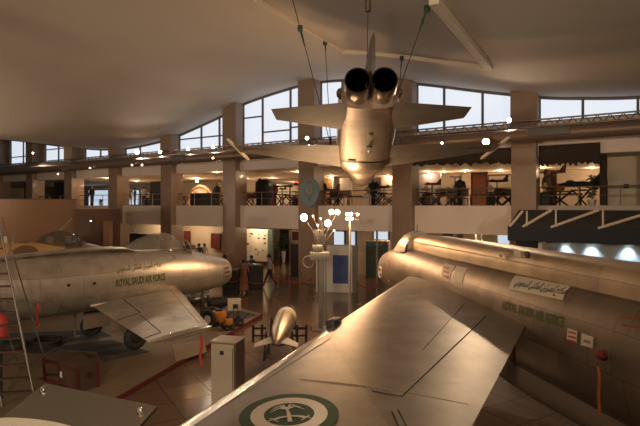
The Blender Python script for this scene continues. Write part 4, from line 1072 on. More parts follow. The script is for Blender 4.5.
# lettering: nose is left, x grows toward larger s
z0f = lambda s: 2.25+(s-7.36)*.05
pass
def side_quad(s0, z0, s1, z1, s2, z2, s3, z3, name, m, off=.008, N=8, dy=0):
    b = MB(); g = []
    for j in range(N+1):
        for i in range(N+1):
            a = i/N; c = j/N
            s = (s0*(1-a)+s1*a)*(1-c)+(s3*(1-a)+s2*a)*c; z = (z0*(1-a)+z1*a)*(1-c)+(z3*(1-a)+z2*a)*c
            g.append(lb.side(s, z, -1, off))
    b.add(g, [(j*(N+1)+i, j*(N+1)+i+1, (j+1)*(N+1)+i+1, (j+1)*(N+1)+i) for j in range(N) for i in range(N)])
    return b.build(name, m, K)
def LS(u, v):   # pixel -> (s, z) on the near side surface, iterating for the bulge
    tt = .72; 
    for _ in range(12):
        # point = LN + s*(.187,-.982) - tt*(.982,.187)
        r = (u-320)/F; ox = LN.x-tt*.982; oy = LN.y-tt*.187
        s = (r*oy-ox)/(.187+r*.982); y = oy-.982*s; z = CZ-(v-HV)*y/F
        tt = tt*.5+.5*abs(lb.side(s, z, -1, 0).y)
    return s, z
def plate(pix, name, m, off=.008, **k):
    q = [LS(*p) for p in pix]; return side_quad(q[0][0], q[0][1], q[1][0], q[1][1], q[2][0], q[2][1], q[3][0], q[3][1], name, m, off, **k)
s0_, z0_ = LS(502, 309); s1_, z1_ = LS(563, 328); s2_, z2_ = LS(563, 316); s3_, z3_ = LS(502, 300)
text_on('ROYAL SAUDI AIR FORCE', s1_-s0_, 1., lambda x, y: lb.side(s0_+x, z0_+(z1_-z0_)*x/(s1_-s0_)+y*((z3_-z0_)*(1-x/(s1_-s0_))+(z2_-z1_)*x/(s1_-s0_)), -1, .006), 'latin_lettering', 'textgreen', K, .03)
pl_ = plate([(509, 289), (563, 300), (571, 286), (516, 275)], 'arabic_plate', 'decal')
sa, za = LS(513, 288); sb_, zb_ = LS(562, 298); st_, zt2 = LS(514, 277)
text_on(ARABIC, sb_-sa, (zt2-za)*.95, lambda x, y: lb.side(sa+x, za+(zb_-za)*x/(sb_-sa)+y, -1, .014), 'arabic_lettering', 'green', K, .035)
plate([(441, 276), (450, 279), (455, 266), (446, 263)], 'stencil_plate', 'decal'); plate([(452, 280), (462, 284), (468, 268), (457, 266)], 'stencil_plate', 'decal')
for v in (266, 270, 275): plate([(443, v+2), (449, v+3.5), (450, v+1.5), (444.5, v)], 'stencil_print', 'redprint', .012, N=3)
plate([(567, 339), (577, 343), (578, 331), (568, 328)], 'warning_plate', 'decal', N=4); plate([(581, 345), (593, 348), (594, 337), (582, 333)], 'warning_plate', 'decal', N=4)
for v in (330.5, 335, 339): plate([(568.5, v+2), (576.5, v+4), (576.5, v+2), (568.5, v)], 'warning_print', 'redprint', .012, N=3)
plate([(584, 342), (591, 344), (591, 341), (584, 339)], 'warning_print', 'jetgrey', .012, N=3)
plate([(420, 264), (428, 266), (432, 257), (424, 254)], 'stencil_plate', 'decal', N=4) if False else None
# plaques on the dorsal spine
def SP_(u, v): 
    r = (u-320)/F; ox = LN.x-.41*.982; oy = LN.y-.41*.187; s = (r*oy-ox)/(.187+r*.982); y = oy-.982*s; return Vector((s, -.415, CZ-(v-HV)*y/F))
q = SP_(516.5, 253); b = MB(); b.box(q+Vector((0, .02, 0)), (.22, .012, .13)); b.build('spine_plaque', 'decal', K)
q = SP_(520.5, 253.5)+Vector((.2, 0, 0)); b = MB(); b.lathe([(.001, .01), (.06, .01), (.065, -.02)], q, (0, -1, 0), 16); b.build('spine_vent', 'dark', K)
q = SP_(501, 254.5); b = MB(); b.lathe([(.001, .04), (.05, .03), (.05, -.02)], q, (0, -1, 0), 12); b.build('spine_lug', 'decal', K)
b = MB(); 
for i in range(9):
    s, z = LS(622+i*3, 317+i*.3); b.ball(lb.side(s, z, -1, .0), .012, 6, 4)
    s, z = LS(622+i*3, 325+i*.3); b.ball(lb.side(s, z, -1, .0), .012, 6, 4)
b.build('rivet_rows', 'redprint', K)
# hoop seams round the fuselage
for s in (1.9, 4.6, 6.6, 8.6, 11.0, 12.6):
    b = MB(); b.loft([[lb.pt(s+d, 2*pi*k/48, .004) for k in range(48)] for d in (0, .012)], False, False); b.build('hoop_seam', 'jetgrey', K)
# belly tank, undercarriage
b = MB(); b.lathe([(.001, 0), (.25, .5), (.42, 1.5), (.46, 3.5), (.40, 5.5), (.2, 6.8), (.001, 7.2)], (5.2, 0, 1.12), (1, 0, 0), 24); b.build('belly_tank', 'jetgrey', K)
for sg in (-1, 1):
    b = MB(); b.tube([(8.6, sg*1.1, 2.1), (8.5, sg*2.1, .5)], [.09, .07], 10); g = b.build('landing_gear_leg', 'steel', K); wheel('wheel', (8.5, sg*2.2, .48), .44, .18, (0, 1, .1), g)
b = MB(); b.tube([(2.6, 0, 1.4), (2.5, 0, .35)], .07, 10); g = b.build('nose_gear_leg', 'steel', K); wheel('nose_wheel', (2.5, .12, .34), .28, .14, (0, 1, 0), g)
b = MB(); foil(b, (11.5, 0, 3.1), (14.2, 0, 5.6), 3.6, 1.6, .05, 8); FIN = b.build('tail_fin', 'lightning', K)
# streamers and intake plug, each a thing of its own
def LW(s, t, z): return Vector((LN.x+.187*s-(-t)*.982 if False else LN.x+.187*s+t*.982, LN.y-.982*s+t*.187, z))
def streamer(name, top, ln, wd, m, lab, yaw=lang):
    root = tag(empty(name, top, yaw), lab, 'streamer', 'hanging warning streamers')
    b = MB(); rings = []
    for i in range(13):
        t = i/12; dx = .02*math.sin(t*7); dy = -.012*math.sin(t*5+1)
        rings.append([Vector((-wd/2+dx, dy, -ln*t)), Vector((wd/2+dx, dy, -ln*t)), Vector((wd/2+dx, dy+.006, -ln*t)), Vector((-wd/2+dx, dy+.006, -ln*t))])
    b.loft(rings); b.build('ribbon', m, root)
    b = MB(); b.torus((0, 0, .02), .025, .006, (0, 1, 0), 12, 6); b.build('ribbon_ring', 'steel', root)
s, z = LS(604, 355); q = lb.side(s, z, -1, .0); cp = LW(s, q.y, z)
root = tag(empty('intake_plug', cp, lang), 'dark red round plug cover on the side of the largest jet', 'cover')
b = MB(); b.lathe([(.001, .10), (.05, .09), (.07, .04), (.075, 0)], (0, 0, 0), (0, -1, 0), 14); b.build('plug_body', 'bordo', root)
b = MB(); b.torus((.06, -.05, 0), .04, .014, (0, 1, 0), 14, 6); b.build('plug_strap', 'dark', root)
s, z = LS(604, 366); q = lb.side(s, max(z, 1.9), -1, .05); streamer('warning_streamer', LW(s, q.y-.03, z), .62, .05, 'orange', 'orange warning streamer hanging below the dark red plug on the largest jet')
s, z = LS(523, 358); streamer('warning_streamer', LW(s, -.86, 2.02), .55, .08, 'bordo', 'dull red warning streamer in the shadow under the trailing edge of the largest jet wing')
s, z = LS(390, 262); q = lb.side(s, z, -1, .0); streamer('warning_streamer', LW(s, q.y-.04, z), .62, .09, 'orange', 'orange warning streamer hanging beside the round port near the largest jet nose')

# ---------------------------------------------------------------- hanging twin-engine jet
NZ = Vector((1.0, 9.8, 6.66)); Xa = Vector((-.062, -.994, .105)).normalized(); Ya = Vector((.997, -.08, 0))
root_m = local_frame(Xa, Ya)
FL = 13.4; NS = NZ-Xa*FL
H = empty('hanging_fighter_jet', NS); H.rotation_euler = root_m.to_euler(); tag(H, 'twin-engine jet hanging nose-down from the ceiling on cables, seen from behind and below', 'airplane')
hb = Body([(0, .16, .02, .02, 2), (.4, .15, .10, .10, 2), (1.2, .10, .24, .24, 2), (2.4, .04, .40, .40, 2), (3.6, -.12, .50, .56, 2.1), (5.0, -.14, .54, .64, 2.2), (6.0, -.08, .60, .70, 2.4), (6.5, .0, .80, .63, 3.2), (7.5, .0, .84, .60, 4), (9.5, .0, .78, .52, 4.6), (11.5, 0, .70, .44, 4.6), (12.7, .0, .60, .36, 4)])
hb.mesh(0, 12.0, 70, 40, True, False).build('fuselage', 'tiger', H); hb.mesh(12.0, 12.7, 6, 40, False, True).build('burnt_tail_shroud', 'nozzle', H)
b = MB(); b.tube([(0, 0, .16), (-.9, 0, .16)], .018, 8); b.build('pitot_probe', 'steel', H)
for sg in (1, -1):
    # intake trunk
    b = MB(); rings = []
    for x, y, ry, rz, zc in ((5.7, .70, .13, .34, .04), (5.8, .71, .15, .37, .04), (6.5, .66, .18, .42, .03), (7.5, .60, .20, .40, .03)):
        rings.append([Vector((x, sg*(y)+ry*math.copysign(abs(math.cos(a))**.7, math.cos(a)), zc+rz*math.copysign(abs(math.sin(a))**.7, math.sin(a)))) for a in [2*pi*k/24 for k in range(24)]])
    b.loft(rings, True, True); b.build('intake_trunk', 'tiger', H)
    b = MB(); b.loft([[Vector((x, sg*.264+r*math.cos(2*pi*k/28), .0+r*math.sin(2*pi*k/28))) for k in range(28)] for x, r in ((12.4, .27), (12.75, .285), (13.1, .28), (13.4, .262), (13.42, .25), (13.38, .235))], False, False); nz_ = b.build('exhaust_nozzle', 'nozzle', H)
    b = MB(); b.loft([[Vector((x, sg*.264+r*math.cos(2*pi*k/28), r*math.sin(2*pi*k/28))) for k in range(28)] for x, r in ((13.385, .236), (13.1, .228), (12.79, .2))], False, True); b.build('nozzle_inside', 'soot', nz_)
    # tailplane
    b = MB(); foil(b, (10.85, sg*.5, -.33), (12.2, sg*2.03, -.44), 2.2, .80, .045, 8); b.build('tailplane', 'tigerwing', H)
    # wing
    b = MB(); foil(b, (6.2, sg*.55, -.40), (8.25, sg*3.7, -.32), 3.3, .95, .05, 12); wg = b.build('wing', 'tigerwing', H)
    b = MB()
    for (x0, y0, x1, y1) in ((8.4, .9, 8.75, 2.2), (8.75, 2.25, 8.95, 3.5), (7.0, 1.2, 8.2, 3.5)):
        b.tube([(x0, sg*y0, -.365), (x1, sg*y1, -.365)], .010, 5)
    b.build('flap_seam', 'dark', wg, smooth=False)
    b = MB(); b.tube([(6.9, sg*3.75, -.28), (7.2, sg*3.75, -.28), (9.6, sg*3.75, -.28), (9.75, sg*3.75, -.28)], [.02, .055, .055, .03], 10); b.build('wing_tip_rail', 'decal', wg)
    b = MB(); b.box((9.0, sg*.62, .02), (.0+.5, .2, .3), bev=.05) ; b.ball((12.55, sg*.62, .02), .11, sc=(1.6, .8, 1)); b.build('tail_fairing', 'tiger', H)
b = MB(); foil(b, (10.9, 0, .3), (12.7, .05, .96), 2.2, .75, .15, 8, th2=.16); b.build('tail_fin', 'tigerwing', H)
b = MB(); b.tube([(12.7, 0, .10), (13.1, 0, .14)], [.12, .06], 12); b.build('brake_chute_housing', 'tiger', H)
blister(3.2, 6.2, .36, .42, .5, 'canopy', 'darkglass', parent=H, body=hb, skew=.4)
# belly details
for (x, y, w_, l_, nm, m) in ((8.1, -.36, .22, .5, 'gun_vent', 'dark'), (9.6, .1, .14, .46, 'access_hatch', 'dark'), (10.9, .1, .10, .28, 'tail_hook', 'dark')):
    z = interp(hb.st, x)[0]-interp(hb.st, x)[2]+.005
    b = MB(); b.box((x, y, z), (l_, w_, .04), bev=.01); b.build(nm, m, H)
b = MB(); b.tube([(9.4, .1, -.55), (9.9, .1, -.60)], .05, 8); b.build('belly_fitting', 'jetgrey', H)
for x in (7.9, 9.1, 10.3, 11.6):
    b = MB(); b.loft([[hb.pt(x+d, a, .004) for a in [-pi+pi*k/20 for k in range(21)]] for d in (0, .014)], False, False, closed=False); b.build('panel_seam', 'dark', H)
b = MB(); b.loft([[hb.pt(6.4+i*.2, a, .03)+Vector((0, 0, -.06*math.sin(pi*i/8))) for a in [-pi*.72+pi*.44*k/10 for k in range(11)]] for i in range(9)], False, False, closed=False); b.build('belly_fairing', 'nozzle', H)

# cables
HM = Matrix.Translation(NS) @ root_m
def cable(u0, v0, u1, v1, y0, attach, hookv, lab):
    """ceiling end given by pixel, found on the roof; lower end on the airframe"""
    w, n = roofhit(u0, v0); top = W(w, n, roof(w, n)); low = HM @ Vector(attach)
    root = tag(empty('suspension_cable', top), lab, 'cable', 'cables holding the hanging jet')
    d = low-top
    b = MB(); b.tube([(0, 0, 0), d], .012, 6); b.build('steel_cable', 'cable', root)
    if hookv is not None:
        q = d*hookv; dn = d.normalized()
        b = MB(); b.box(q, (.15, .10, .18), bev=.03); b.tube([q, q+dn*.5], [.035, .02], 8); b.torus(q+dn*.3, .06, .02, (1, 0, 0), 14, 6); b.build('hoist_hook', 'green', root)
    b = MB(); b.tube([d*.94, d], [.022, .035], 8); b.build('turnbuckle', 'dark', root)
cable(292, -3, 0, 0, 0, (7.2, -1.0, -.05), .18, 'leftmost cable with a small dark hook holding the hanging jet left side')
cable(325, 40, 0, 0, 0, (8.3, -1.0, -.1), .03, 'cable hung from the ceiling rib by a green hook left of the fin')
cable(429, 3, 0, 0, 0, (9.6, .6, .2), .04, 'cable with large green hook and chain hung beside the white ceiling beam')
cable(402, 55, 0, 0, 0, (7.2, 1.0, -.05), .04, 'cable hung by a green hook right of the exhaust nozzles')
w, n = roofhit(368, -6)
p = P(368, 3, 9.3)
root = tag(empty('hanging_ceiling_lamp', p), 'narrow brown tube hanging from the ceiling directly above the jet tail fin', 'lamp')
q = Vector((0, 0, roof(*[ (p-W0).dot(A_), (p-W0).dot(N_)])-p.z))
b = MB(); b.tube([(0, 0, -.16), (0, 0, .35)], .055, 12); b.build('tube_body', 'nozzle', root)
b = MB(); b.tube([(0, 0, .3), q], .012, 6); b.build('hanging_rod', 'cable', root)
b = MB(); b.tube([(0, 0, -.1), (.02, .4, -.92)], .008, 6); b.build('lower_wire', 'cable', root)
# ================================================================== FLOOR THINGS
# display platform
poly = [(-2.19, 18.9), (-4.31, 10.77), (-5.45, 6.4), (-17, 6.4), (-17, 23), (-6, 23), (-4.2, 21.2)]
root = tag(empty('display_platform', (-8, 14, 0)), 'low beige display platform with a dark red edge under the silver swept-wing jet', 'platform')
lp = [(x+8, y-14) for x, y in poly]
b = MB(); b.prism(lp, 0, .10); b.build('deck', 'deck', root, smooth=False)
b = MB()
def edge(p, q, w=.05):
    p, q = Vector((*p, 0)), Vector((*q, 0)); d = (q-p).normalized(); n = Vector((d.y, -d.x, 0)); c = (p+q)/2-n*w*.3*0
    b.box((c.x, c.y, .055), ((q-p).length, w, .115), math.atan2(d.y, d.x))
edge(lp[0], lp[1]); edge(lp[1], lp[2]); edge(lp[2], lp[3])
b.build('red_edging', 'rededge', root, smooth=False)
def onplat(us): return [tuple(G(u, v, .1)[:2]) for u, v in us]
def flatmat(name, pix, m, lab, cat='mat', z=.1, th=.008):
    pp = onplat(pix); c = Vector((sum(p[0] for p in pp)/len(pp), sum(p[1] for p in pp)/len(pp), z))
    b = MB(); b.prism([(x-c.x, y-c.y) for x, y in pp], 0, th); o = b.build(name, m, smooth=False); o.location = c; tag(o, lab, cat); return o
flatmat('floor_mat', [(258, 315), (236, 310), (205, 318), (228, 324)], 'mat', 'small grey floor mat on the far corner of the platform near the jet nose')
flatmat('floor_mat', [(45, 356), (60, 346), (112, 340), (150, 352), (104, 362), (97, 352), (60, 350)], 'mat', 'large dark blue-grey floor mat around the wooden crate')
flatmat('floor_mat', [(0, 352), (0, 334), (98, 330), (112, 336), (60, 344), (44, 354)], 'mat', 'long dark floor mat under the silver jet beside the stepladder')
flatmat('plywood_sheet', [(172, 345), (203, 340), (207, 352), (176, 362)], 'ply', 'pale plywood sheet lying on the platform under the wing tip', 'board', z=.1, th=.015)
# curved brown exhibit panel
def arcwall(name, pts, z0, z1, m, lab, th=.25, cap=None):
    c = Vector((*pts[0], 0)); root = tag(empty(name, c), lab, 'panel')
    n = 16; P_ = [Vector((*p, 0)) for p in pts]; cur = []
    for i in range(n+1):
        t = i/n; a, b_, d = P_; q = a*(1-t)**2+b_*2*t*(1-t)+d*t*t-c; cur.append(q)
    out = []
    for i, q in enumerate(cur):
        tn = (cur[min(n, i+1)]-cur[max(0, i-1)]).normalized(); out.append(q+Vector((-tn.y, tn.x, 0))*th)
    b = MB(); b.prism([(q.x, q.y) for q in cur]+[(q.x, q.y) for q in reversed(out)], z0, z1); b.build('panel_board', m, root, smooth=False)
    if cap:
        b = MB(); b.prism([(q.x, q.y) for q in cur]+[(q.x, q.y) for q in reversed(out)], z1, z1+.04); b.build('panel_cap', cap, root, smooth=False)
    return root
ex = arcwall('exhibit_wall', [(-20, 27.5), (-15.5, 25.6), (-13.05, 26.8)], 0, 4.52, 'brown', 'tall brown curved exhibit wall behind the camouflaged jet at left', cap='darkbrown')
# faint handwriting like marks on it
b = MB(); rnd = random.Random(2)
for i in range(10):
    q = P(52+i*1.9, 238-i*1.9, 25.4)-ex.location; b.tube([q, q+Vector((.12, 0, .12+.06*rnd.random())), q+Vector((.16, 0, -.02))], .007, 4)
b.build('scribble_marks', 'decal', ex)
arcwall('exhibit_wall', [(-12.6, 25.7), (-11.6, 26.1), (-10.75, 26.9)], 0, 4.0, 'darkbrown', 'dark brown curved exhibit wall right of the tall brown one', th=.3, cap='brown')
b = MB(); b.box((0, 0, 1.7), (.28, .5, 3.4), bev=.02); o = b.build('exhibit_post', 'brown', smooth=False); o.location = (-10.85, 25.6, 0); tag(o, 'brown upright end post of the dark curved exhibit wall', 'post')
p = P(91, 221, 25.6); track_lamp('exhibit_lamp', p, (-8, 10, 2), 'tiny warm lamp on the dark brown curved exhibit wall', .035, 'bulbs', arm=(0, .12, .05))

# stepladder
root = tag(empty('stepladder', (-5.85, 10.3, .1)), 'tall grey stepladder with red-brown treads at the left edge of the picture', 'ladder')
a0, a1 = Vector((0, 0, 0)), Vector((-1.15, .6, 3.7)); wv = Vector((-.62, -.12, 0))
for off in (Vector(), wv):
    b = MB(); b.tube([a0+off, a1+off], .025, 8); b.build('stile', 'ladder', root)
for i in range(13):
    t = (i+1)/14; q = a0.lerp(a1, t)+wv/2; ang_ = math.atan2(wv.y, wv.x)
    b = MB(); b.box(q, (.62, .13, .03), ang_, .008); b.build('tread', 'tread', root, smooth=False)
for off in (Vector(), wv):
    b = MB(); b.tube([a1+off+Vector((0, .1, .14)), Vector((-.95, 2.2, 0))+off], .016, 8); b.build('rear_leg', 'ladder', root)
b = MB(); b.tube([a0.lerp(a1, .2), Vector((-.97, 1.95, .42))], .012, 6); b.tube([a0.lerp(a1, .2)+wv, Vector((-.97, 1.95, .42))+wv], .012, 6); b.build('spreader_bar', 'ladder', root)
b = MB(); b.tube([a0.lerp(a1, .78), a0.lerp(a1, .93)+Vector((.3, 0, .1))], .02, 6); b.build('hand_grip', 'ladder', root)
# wooden crate
A3, B3 = Vector((-6.51, 11.75, .1)), Vector((-5.33, 10.88, .1)); dx = (B3-A3); ca = math.atan2(dx.y, dx.x); L_ = 1.47; D_ = .54; Hh = .565
root = tag(empty('wooden_crate', A3, ca), 'dark red-brown wooden crate with battens and a white tag on the platform', 'crate')
b = MB(); b.box((L_/2, D_/2, Hh/2), (L_-.04, D_-.04, Hh-.04)); b.build('crate_body', 'crate', root, smooth=False)
b = MB(); b.box((L_/2, D_/2, Hh-.01), (L_, D_, .04), bev=.006); b.build('crate_lid', 'crate', root, smooth=False)
for x in (.03, L_/2, L_-.03):
    b = MB(); b.box((x, .01, Hh/2), (.07, .04, Hh)); b.build('front_batten', 'cratebar', root, smooth=False)
for y in (.03, D_-.03):
    b = MB(); b.box((L_-.01, y, Hh/2), (.04, .07, Hh)); b.build('end_batten', 'cratebar', root, smooth=False)
b = MB(); b.box((L_/2, .0, .04), (L_, .05, .07)); b.box((L_/2, .0, Hh-.05), (L_, .05, .06)); b.build('rail_batten', 'cratebar', root, smooth=False)
b = MB(); b.box((L_/2, D_/2, Hh+.012), (.05, D_, .02)); b.build('lid_batten', 'cratebar', root, smooth=False)
b = MB(); b.box((L_/2+.14, -.012, Hh*.55), (.09, .01, .13)); b.build('white_tag', 'white', root, smooth=False)
b = MB(); b.torus((L_+.025, D_/2, Hh*.6), .05, .012, (1, 0, 0), 14, 6); b.build('rope_handle', 'dark', root)
# cream cabinet
c0 = Vector((-2.29, 10.5, 0)); c1 = Vector((-1.75, 10.37, 0)); ca = math.atan2(c1.y-c0.y, c1.x-c0.x)
root = tag(empty('storage_cabinet', c0, ca), 'cream upright cabinet with dark sides standing left of the nose cone tank', 'cabinet')
wd, dp, ht = .555, .5, 1.33
b = MB(); b.box((wd/2, dp/2+.01, ht/2), (wd, dp, ht), bev=.008); b.build('cabinet_body', 'cabside', root, smooth=False)
dr = MB().box((wd/2-.012, -.008, ht/2+.02), (wd-.05, .02, ht-.08), bev=.004).build('cabinet_door', 'cabinet', root, smooth=False)
b = MB(); b.box((wd*.46, -.025, ht-.2), (.085, .02, .085), bev=.006); b.build('door_latch', 'dark', dr, smooth=False)
b = MB(); b.tube([(wd-.06, -.022, .15), (wd-.06, -.022, ht-.1)], .006, 6); b.build('door_hinge', 'steel', dr)
b = MB(); b.box((wd/2, dp/2, ht+.012), (wd+.03, dp+.04, .03), bev=.006); b.build('cabinet_top', 'column', root, smooth=False)

# tank with cone, pointing at the viewer
t0, t1 = Vector((-1.12, 12.46, .74)), Vector((-.98, 16.3, .84)); ax = (t1-t0).normalized(); root = tag(empty('drop_tank', t0), 'shiny pointed metal tank on a black cradle pointing towards the viewer', 'tank')
b = MB(); b.lathe([(.001, 0), (.03, .05), (.11, .30), (.20, .70), (.27, 1.15), (.30, 1.8), (.30, 2.4)], (0, 0, 0), ax, 32); b.build('tank_nose', 'tank', root)
b = MB(); b.lathe([(.302, 2.38), (.308, 2.42), (.308, 2.75), (.302, 2.8)], (0, 0, 0), ax, 32); b.build('tank_band', 'offwhite', root)
b = MB(); b.lathe([(.30, 2.78), (.28, 3.2), (.22, 3.6), (.15, 3.84), (.001, 3.86)], (0, 0, 0), ax, 32); b.build('tank_tail', 'darkglass', root)
for sg in (-1, 1):
    b = MB(); b.slab([(sg*.10, .35, -.06), (sg*.55, .18, -.12), (sg*.56, .48, -.12), (sg*.18, .95, -.06)], (0, 0, .02)); b.build('tank_fin', 'offwhite', root, smooth=False)
root = tag(empty('tank_cradle', (-1.1, 14.2, 0)), 'black metal cradle with side racks carrying the pointed tank', 'cradle')
for y in (-.75, .75):
    b = MB(); b.torus((0, y, .82+.05*y), .30, .025, (0, 1, 0), 20, 6, pi*1.0, pi*2.0) if False else b.tube([(.35*math.cos(a), y, .82+.05*y+.35*math.sin(a)) for a in [pi+pi*i/12 for i in range(13)]], .022, 6); b.build('saddle', 'dark', root)
for sx in (-1, 1):
    for y in (-.75, .75):
        b = MB(); b.tube([(sx*.35, y, .82), (sx*.42, y, 0)], .025, 6); b.build('leg', 'dark', root)
    b = MB(); b.tube([(sx*.42, -.75, .06), (sx*.42, .75, .06)], .025, 6); b.build('bottom_rail', 'dark', root)
    b = MB()
    x0 = sx*.36
    for z in (.66, .86): b.tube([(x0, -.6, z), (x0+sx*.36, -.6, z)], .03, 6)
    for x in (x0+sx*.12, x0+sx*.36): b.tube([(x, -.6, .48), (x, -.6, .96)], .035, 6)
    b.build('side_rack', 'dark', root)
# machinery near the jet nose
def gbox(name, u, v, z0, dims, m, lab, cat, yaw=0., extra=None):
    p = G(u, v, z0); root = tag(empty(name, p, yaw), lab, cat)
    b = MB(); b.box((0, 0, dims[2]/2), dims, bev=min(dims)*.12); b.build('body', m, root)
    return root
def unit(u, v, dims, lab, m='machine', yaw=.5, z0=.1):
    r = gbox('ground_power_unit', u, v, z0+.12, dims, m, lab, 'machine', yaw)
    for sx in (-1, 1):
        for sy in (-1, 1):
            wheel('wheel', (sx*dims[0]*.35, sy*dims[1]*.5, -.02), .10, .06, (0, 1, 0), r)
    b = MB(); b.box((0, 0, dims[2]+.03), (dims[0]*.5, dims[1]*.5, .06), bev=.02); b.build('top_cap', 'dark', r)
    b = MB(); b.tube([(dims[0]/2, 0, .1), (dims[0]/2+.25, 0, .3)], .015, 6); b.build('tow_bar', 'dark', r)
    return r
unit(219, 322, (.42, .4, .38), 'larger orange ground power unit on wheels beyond the jet wing tip')
unit(228, 326, (.24, .3, .26), 'smaller orange ground power unit next to the larger one')
unit(212, 316, (.5, .4, .26), 'black equipment box left of the orange power units', 'dark', .2)
unit(238, 322, (.28, .3, .16), 'small black box below the white notice board', 'dark', .1)
def jumble(name, p, lab, cat, m='dark', seed=1, r=.5, n=7):
    root = tag(empty(name, p), lab, cat); rnd = random.Random(seed)
    b = MB(); b.lathe([(.001, -.5*r), (.3*r, -.45*r), (.42*r, -.1*r), (.42*r, .5*r), (.3*r, .9*r), (.22*r, 1.0*r)], (0, 0, .42*r+.05), (.9, .4, 0), 16, False); b.build('engine_casing', m, root)
    b = MB()
    for i in range(n):
        a = rnd.random()*6.28; b.tube([(.35*r*math.cos(a), .35*r*math.sin(a), .1), (.45*r*math.cos(a+.6), .45*r*math.sin(a+.6), .5*r), (.25*r*math.cos(a+1), .25*r*math.sin(a+1), 1.0*r)], .02, 6)
    b.build('engine_pipes', 'jetgrey', root)
    b = MB(); b.box((0, 0, .04), (1.1*r, .8*r, .08), bev=.01); b.build('skid', 'darkbrown', root)
jumble('engine_part', (-4.15, 19.6, .1), 'small engine part with pipes on a skid under the silver jet nose', 'engine', seed=4, r=.55)
jumble('engine_part', (-5.1, 20.4, .1), 'engine casing with bent pipes behind the silver jet nose wheel', 'engine', m='steel', seed=9, r=.6)
q = G(209, 328, .1); root = tag(empty('spare_wheel', q), 'spare tyre standing beside the orange power unit', 'wheel'); wheel('tyre', (0, 0, .3), .3, .2, (.5, .85, 0), root, 'decal')
# sign board and stands
def board(name, p, w, h, zb, m, lab, yaw=0, legs=2, txt=None):
    root = tag(empty(name, p, yaw), lab, 'sign')
    b = MB(); b.box((0, 0, zb+h/2), (w, .03, h), bev=.006); b.build('sign_board', m, root, smooth=False)
    for x in ((-w*.3, w*.3) if legs == 2 else (0,)):
        b = MB(); b.tube([(x, .03, 0), (x, .03, zb+.08)], .015, 6); b.build('leg', 'dark', root)
    b = MB(); b.box((0, .05, .01), (w*.8, .3, .02)); b.build('foot', 'dark', root, smooth=False)
    return root
board('notice_board', (-3.02, 17.6, .1), .46, .44, .40, 'offwhite', 'small white notice board beside the orange power units')
board('notice_board', (-4.35, 18.75, .1), .46, .34, .75, 'decal', 'cream notice board under the silver jet chin')
p = G(235.5, 337, 0); root = tag(empty('twin_post_stand', p), 'slim twin-post stand with a dark head in front of the white notice board', 'stand')
for x in (-.07, .07): b = MB(); b.tube([(x, 0, 0), (x, 0, 1.0)], .014, 6); b.build('post', 'steel', root)
b = MB(); b.box((0, 0, .98), (.16, .08, .14), bev=.02); b.build('stand_head', 'dark', root)
b = MB(); b.box((0, 0, .015), (.3, .3, .03), bev=.01); b.build('foot', 'steel', root)
streamer('warning_streamer', P(201, 337, 10.45), .60, .055, 'red', 'bright red warning streamer hanging from the silver jet wing tip left of the cream cabinet', 0)
streamer('warning_streamer', P(37.5, 303, 12.1), .58, .06, 'red', 'bright red warning streamer hanging on the silver jet side near the stepladder', 0)
q = P(1, 322, 10.6); root = tag(empty('fire_extinguisher', (q.x, q.y, .1)), 'red fire extinguisher on a stand behind the stepladder', 'extinguisher'); b = MB(); b.lathe([(.001, 1.3), (.11, 1.3), (.12, 1.36), (.12, 1.7), (.06, 1.78), (.03, 1.83)], seg=16); b.build('cylinder_body', 'red', root); b = MB(); b.tube([(0, 0, 1.83), (.08, 0, 1.88)], .02, 6); b.build('handle', 'dark', root); b = MB(); b.tube([(0, 0, 0), (0, 0, 1.32)], .03, 6); b.build('stand', 'dark', root)
# cable coil, tyre, jack
q = G(46, 345, .1); root = tag(empty('cable_coil', q), 'flat coil of black cable lying on the platform beside the stepladder', 'cable'); 
b = MB()
for i in range(9): b.torus((.04*math.sin(i*2), .03*math.cos(i*3), .03+.018*i), .48-.045*(i % 5), .022, (.05*math.sin(i), .05*math.cos(i*2), 1), 32, 6)
b.build('coil', 'cable', root)
q = G(14, 349, .1); root = tag(empty('loose_tyre', q), 'black tyre lying flat beside the foot of the stepladder', 'tyre'); wheel('tyre', (0, 0, .12), .36, .2, (0, 0, 1), root, 'dark')
q = G(75, 337, .1); root = tag(empty('support_jack', (q.x, q.y, .1)), 'slim grey jack stand propping the silver jet behind its wing', 'jack'); b = MB(); b.tube([(0, 0, 0), (0, 0, 1.2)], .035, 8); b.build('jack_post', 'ladder', root); b = MB(); b.lathe([(.18, 0), (.16, .03), (.04, .06)], seg=16); b.build('foot', 'ladder', root); b = MB(); b.box((0, .2, 1.25), (.5, .5, .05), ang, .01); b.build('jack_head', 'steel', root)

# foreground information plate
Pa, Pb = Vector((-1.43, 2.6, 3.28)), Vector((-.75, 2.3, 3.28)); e = (Pb-Pa); wl_ = e.length; ex_ = e.normalized(); dn = Vector((-.404, -.915, 0)); ey = (-dn*math.cos(R(22))+Vector((0, 0, 1))*math.sin(R(22))).normalized(); ez = ex_.cross(ey)
root = empty('information_plate', Pa); root.rotation_euler = Matrix((ex_, ey, ez)).transposed().to_euler(); tag(root, 'brushed steel slanted information plate in the bottom left corner of the picture', 'sign')
hgt = .62
b = MB(); b.box((wl_/2, -hgt/2, -.012), (wl_, hgt, .02), bev=.004); b.build('steel_plate', 'steel', root, smooth=False)
N = 20; poly = [(.0, -hgt)]+[(wl_*i/N, -.255+.05*math.sin(pi*i/N)**.8 if 0 < i < N else -.255) for i in range(N+1)]+[(wl_, -hgt)]
b = MB(); b.prism(poly, -.001, .004); ip = b.build('printed_panel', 'print', root, smooth=False)
for (x, y) in ((.045, -.05), (wl_-.055, -.05)):
    b = MB(); b.lathe([(.001, .020), (.010, .018), (.016, .008), (.017, 0)], (x, y, 0), (0, 0, 1), 16); b.build('bolt', 'chrome', root)
